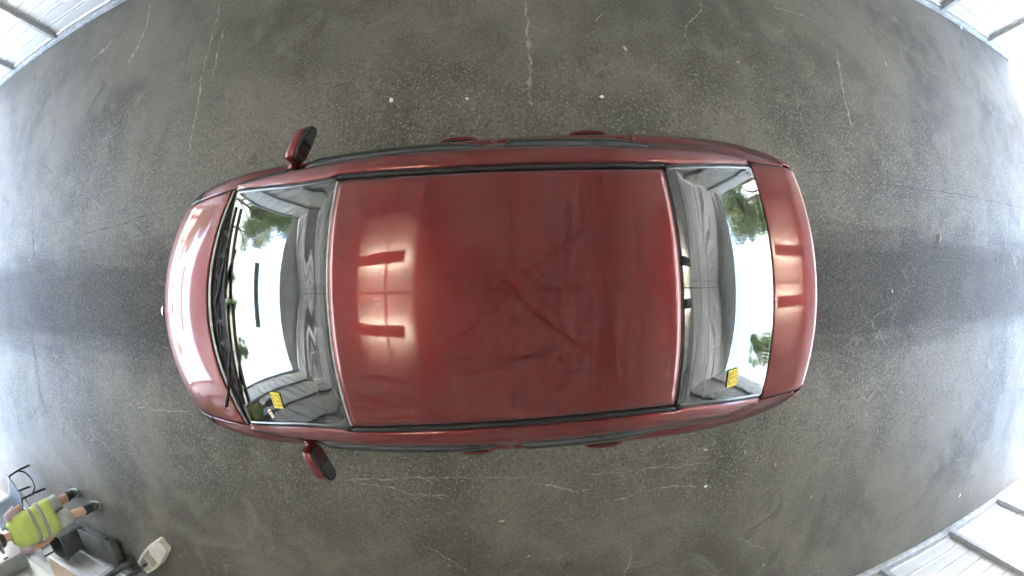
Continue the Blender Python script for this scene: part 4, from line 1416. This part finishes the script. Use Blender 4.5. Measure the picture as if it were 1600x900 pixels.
counter = empty('wall_counter', (-5.9, -3.66, 0))
tag(counter, 'tan wooden counter top with a rounded pale edge at the lower frame edge', 'counter')
def rounded_top(L, D, z, th, rad):
    out = [(L, 0), (L, D)]
    pts = [(L, 0.0), (L, D), (rad, D)]
    for k in range(1, 9):
        a = math.pi / 2 + (math.pi / 2) * k / 8
        pts.append((rad + rad * math.cos(a), D - rad + rad * math.sin(a)))
    pts.append((0, 0))
    bm = bmesh.new()
    lo = [bm.verts.new((x, y, z - th)) for x, y in pts]; hi = [bm.verts.new((x, y, z)) for x, y in pts]
    bm.faces.new(lo[::-1]); bm.faces.new(hi)
    for k in range(len(pts)): bm.faces.new((lo[k], lo[(k + 1) % len(pts)], hi[(k + 1) % len(pts)], hi[k]))
    return bm, pts
bm, cpts = rounded_top(2.2, .44, .95, .035, .16)
ct = bm_obj('counter_top', bm, M['tan'], counter, False)
tube('edge_band', [(x, y + .004, .9325) for x, y in cpts[1:-1]], .019, M['whitetop'], ct, 6)
for x in (1.0, 2.05): box('leg', (x, .12, .457), (.05, .05, .914), M['charcoal'], counter)

table = empty('folding_table', (-7.0, -3.42, 0))
tag(table, 'white topped table with cables behind the person', 'table')
box('table_top', (0, 0, .76), (1.0, .42, .035), M['whitetop'], table, bev=.008)
for sx in (-.44, .44):
    for sy in (-.17, .17): tube('leg', [(sx, sy, .75), (sx, sy, 0)], .014, M['tubedark'], table)
coil = [(-6.82 + (.075 + .004 * math.sin(a * 3.1)) * math.cos(a), -3.40 + .07 * math.sin(a), .79 + .0045 * a / 2.2) for a in lin(0, 8 * math.pi, 90)]
o = tube('cable_coil', coil, .007, M['tubedark'], None, 6); tag(o, 'black coiled cable lying on the white table', 'cable')
cab = empty('wall_cabinet', (-6.98, -3.55, 0))
tag(cab, 'grey metal cabinet on the wall behind the person', 'cabinet')
box('case', (0, 0, 1.35), (.62, .22, .7), M['greybox'], cab, bev=.012)
d_ = box('door', (0, .117, 1.35), (.58, .012, .66), M['greybox'], cab, bev=.004)
box('handle', (.23, .13, 1.35), (.03, .02, .09), M['tubedark'], d_, bev=.004)

# cream moulded tray on the floor with a cord running to it
tray = empty('plastic_tray', (-4.065, -2.865, 0), math.atan2(-.653, -.757))
tag(tray, 'cream moulded plastic tray with two square pockets lying on the floor', 'tray')
h = .10
def outline(u):
    return float(np.interp(u, [0, .03, .36, .60, .82], [.078, .095, .135, .130, .105]))
bm = bmesh.new()
add_loft(bm, [[Vector((u, -outline(u), .0)), Vector((u, outline(u), .0)), Vector((u, outline(u) - .010, h)), Vector((u, -outline(u) + .010, h))] for u in (0, .03, .2, .36)])
for sg in (-1, 1):
    add_loft(bm, [[Vector((u, sg * outline(u), 0)), Vector((u, sg * (outline(u) - .038), 0)), Vector((u, sg * (outline(u) - .036), h)), Vector((u, sg * (outline(u) - .010), h))] for u in (.359, .48, .60, .82)])
add_box(bm, (.582, 0, h / 2 - .002), (.030, .20, h - .004))
add_box(bm, (.806, .050, h / 2 - .002), (.026, .075, h - .004))
add_box(bm, (.806, -.058, h / 2 - .002), (.026, .055, h - .004))
add_box(bm, (.59, 0, .007), (.45, .18, .010))
bm_obj('moulding', bm, M['cream'], tray, False)
bm = bmesh.new()
for k in range(7): add_box(bm, (-.006, -.066 + k * .022, h * .45), (.022, .012, h * .85))
bm_obj('grip_teeth', bm, M['cream'], tray, False)
cord = smooth_pts([(-4.55, -3.28, .05), (-4.68, -3.39, .05), (-4.84, -3.45, .010), (-5.0, -3.48, .008), (-5.14, -3.50, .008)], 6)
o = tube('power_cord', cord, .010, M['tubedark'], None, 6); tag(o, 'thin dark cord running from the cream tray towards the wall', 'cord')

# ------------------------------------------------------------------ trees outside, mirrored in the glass
M['bark'] = simple('bark', (0.10, 0.075, 0.055), 0.9, var=0.3, nscale=15, bump=0.6, bscale=20)
M['leaves'] = leaf_mat('foliage', (0.035, 0.065, 0.016), (0.10, 0.135, 0.04))
def tree_meshes(seed, hgt, rad, nl):
    rs = random.Random(seed)
    bm = bmesh.new()
    add_tube(bm, [(0, 0, 0), (.05, .03, hgt * .25), (-.06, .05, hgt * .5), (.05, 0, hgt * .85)], [.22, .17, .12, .03], 8)
    tips = []
    for k in range(9):
        a = rs.uniform(0, 6.28); z0 = hgt * rs.uniform(.28, .65); L = rad * rs.uniform(.6, 1.0)
        e = Vector((L * math.cos(a), L * math.sin(a), z0 + L * rs.uniform(.4, .9)))
        add_tube(bm, [(0, .03, z0), Vector((0, .03, z0)).lerp(e, .5) + Vector((0, 0, .15)), e], [.08, .05, .015], 6)
        tips.append(e)
    trunk = bpy.data.meshes.new('trunk'); bm.to_mesh(trunk); bm.free(); trunk.materials.append(M['bark'])
    V, F = [], []
    cl = [(t.x, t.y, t.z, rad * rs.uniform(.3, .5)) for t in tips] + [(rs.uniform(-1, 1) * rad * .6, rs.uniform(-1, 1) * rad * .6, hgt * rs.uniform(.5, .95), rad * rs.uniform(.3, .5)) for _ in range(12)]
    for i in range(nl):
        c = rs.choice(cl)
        d = Vector((rs.gauss(0, 1), rs.gauss(0, 1), rs.gauss(0, .8))).normalized() * c[3] * rs.random() ** .4
        p = Vector(c[:3]) + d
        u = Vector((rs.gauss(0, 1), rs.gauss(0, 1), rs.gauss(0, 1))).normalized(); w = u.orthogonal().normalized()
        s = rs.uniform(.06, .12)
        b = len(V)
        V += [p + u * s, p + w * s * .5, p - u * s, p - w * s * .5]
        F.append((b, b + 1, b + 2, b + 3))
    crown = bpy.data.meshes.new('crown'); crown.from_pydata([tuple(v) for v in V], [], F); crown.materials.append(M['leaves'])
    return trunk, crown
TM = [tree_meshes(1, 7.0, 2.6, 14000), tree_meshes(5, 8.5, 3.0, 16000)]
TREES = [(-22, 8.0, 1.0, 0, 'leafy tree mirrored at the far top corner of the windshield'), (-30, 7.6, .8, 1, 'smaller leafy tree mirrored next to the windshield top corner'), (-34, 12.5, 1.25, 1, 'tall tree outside the open end ahead of the hood'),
         (-46, -1.5, .5, 0, 'low distant tree mirrored along the base of the windshield'), (-46, -9, .6, 1, 'distant tree mirrored near the yellow windshield notice'), (-48, 3.2, .5, 0, 'low round tree mirrored beside the wipers'),
         (17, 6.0, .9, 0, 'green tree mirrored in the far corner of the rear window'), (19.5, 8.5, 1.0, 1, 'tall tree mirrored beyond the rear window corner'), (24, 6.0, .75, 0, 'bushy tree mirrored beside the bright part of the rear window'),
         (32, -8.0, .7, 1, 'tree mirrored near the yellow rear window notice'), (40, -2.0, .5, 0, 'small distant tree mirrored low in the rear window')]
for i, (x, y, sc_, k, lab) in enumerate(TREES):
    t = empty('tree', (x, y, -.02), i * 1.7); t.scale = (sc_,) * 3
    tag(t, lab, 'tree', 'trees outside the shed seen as reflections')
    for nm, me in zip(('trunk', 'crown'), TM[k]):
        c = bpy.data.objects.new(nm, me); COL.objects.link(c); c.parent = t
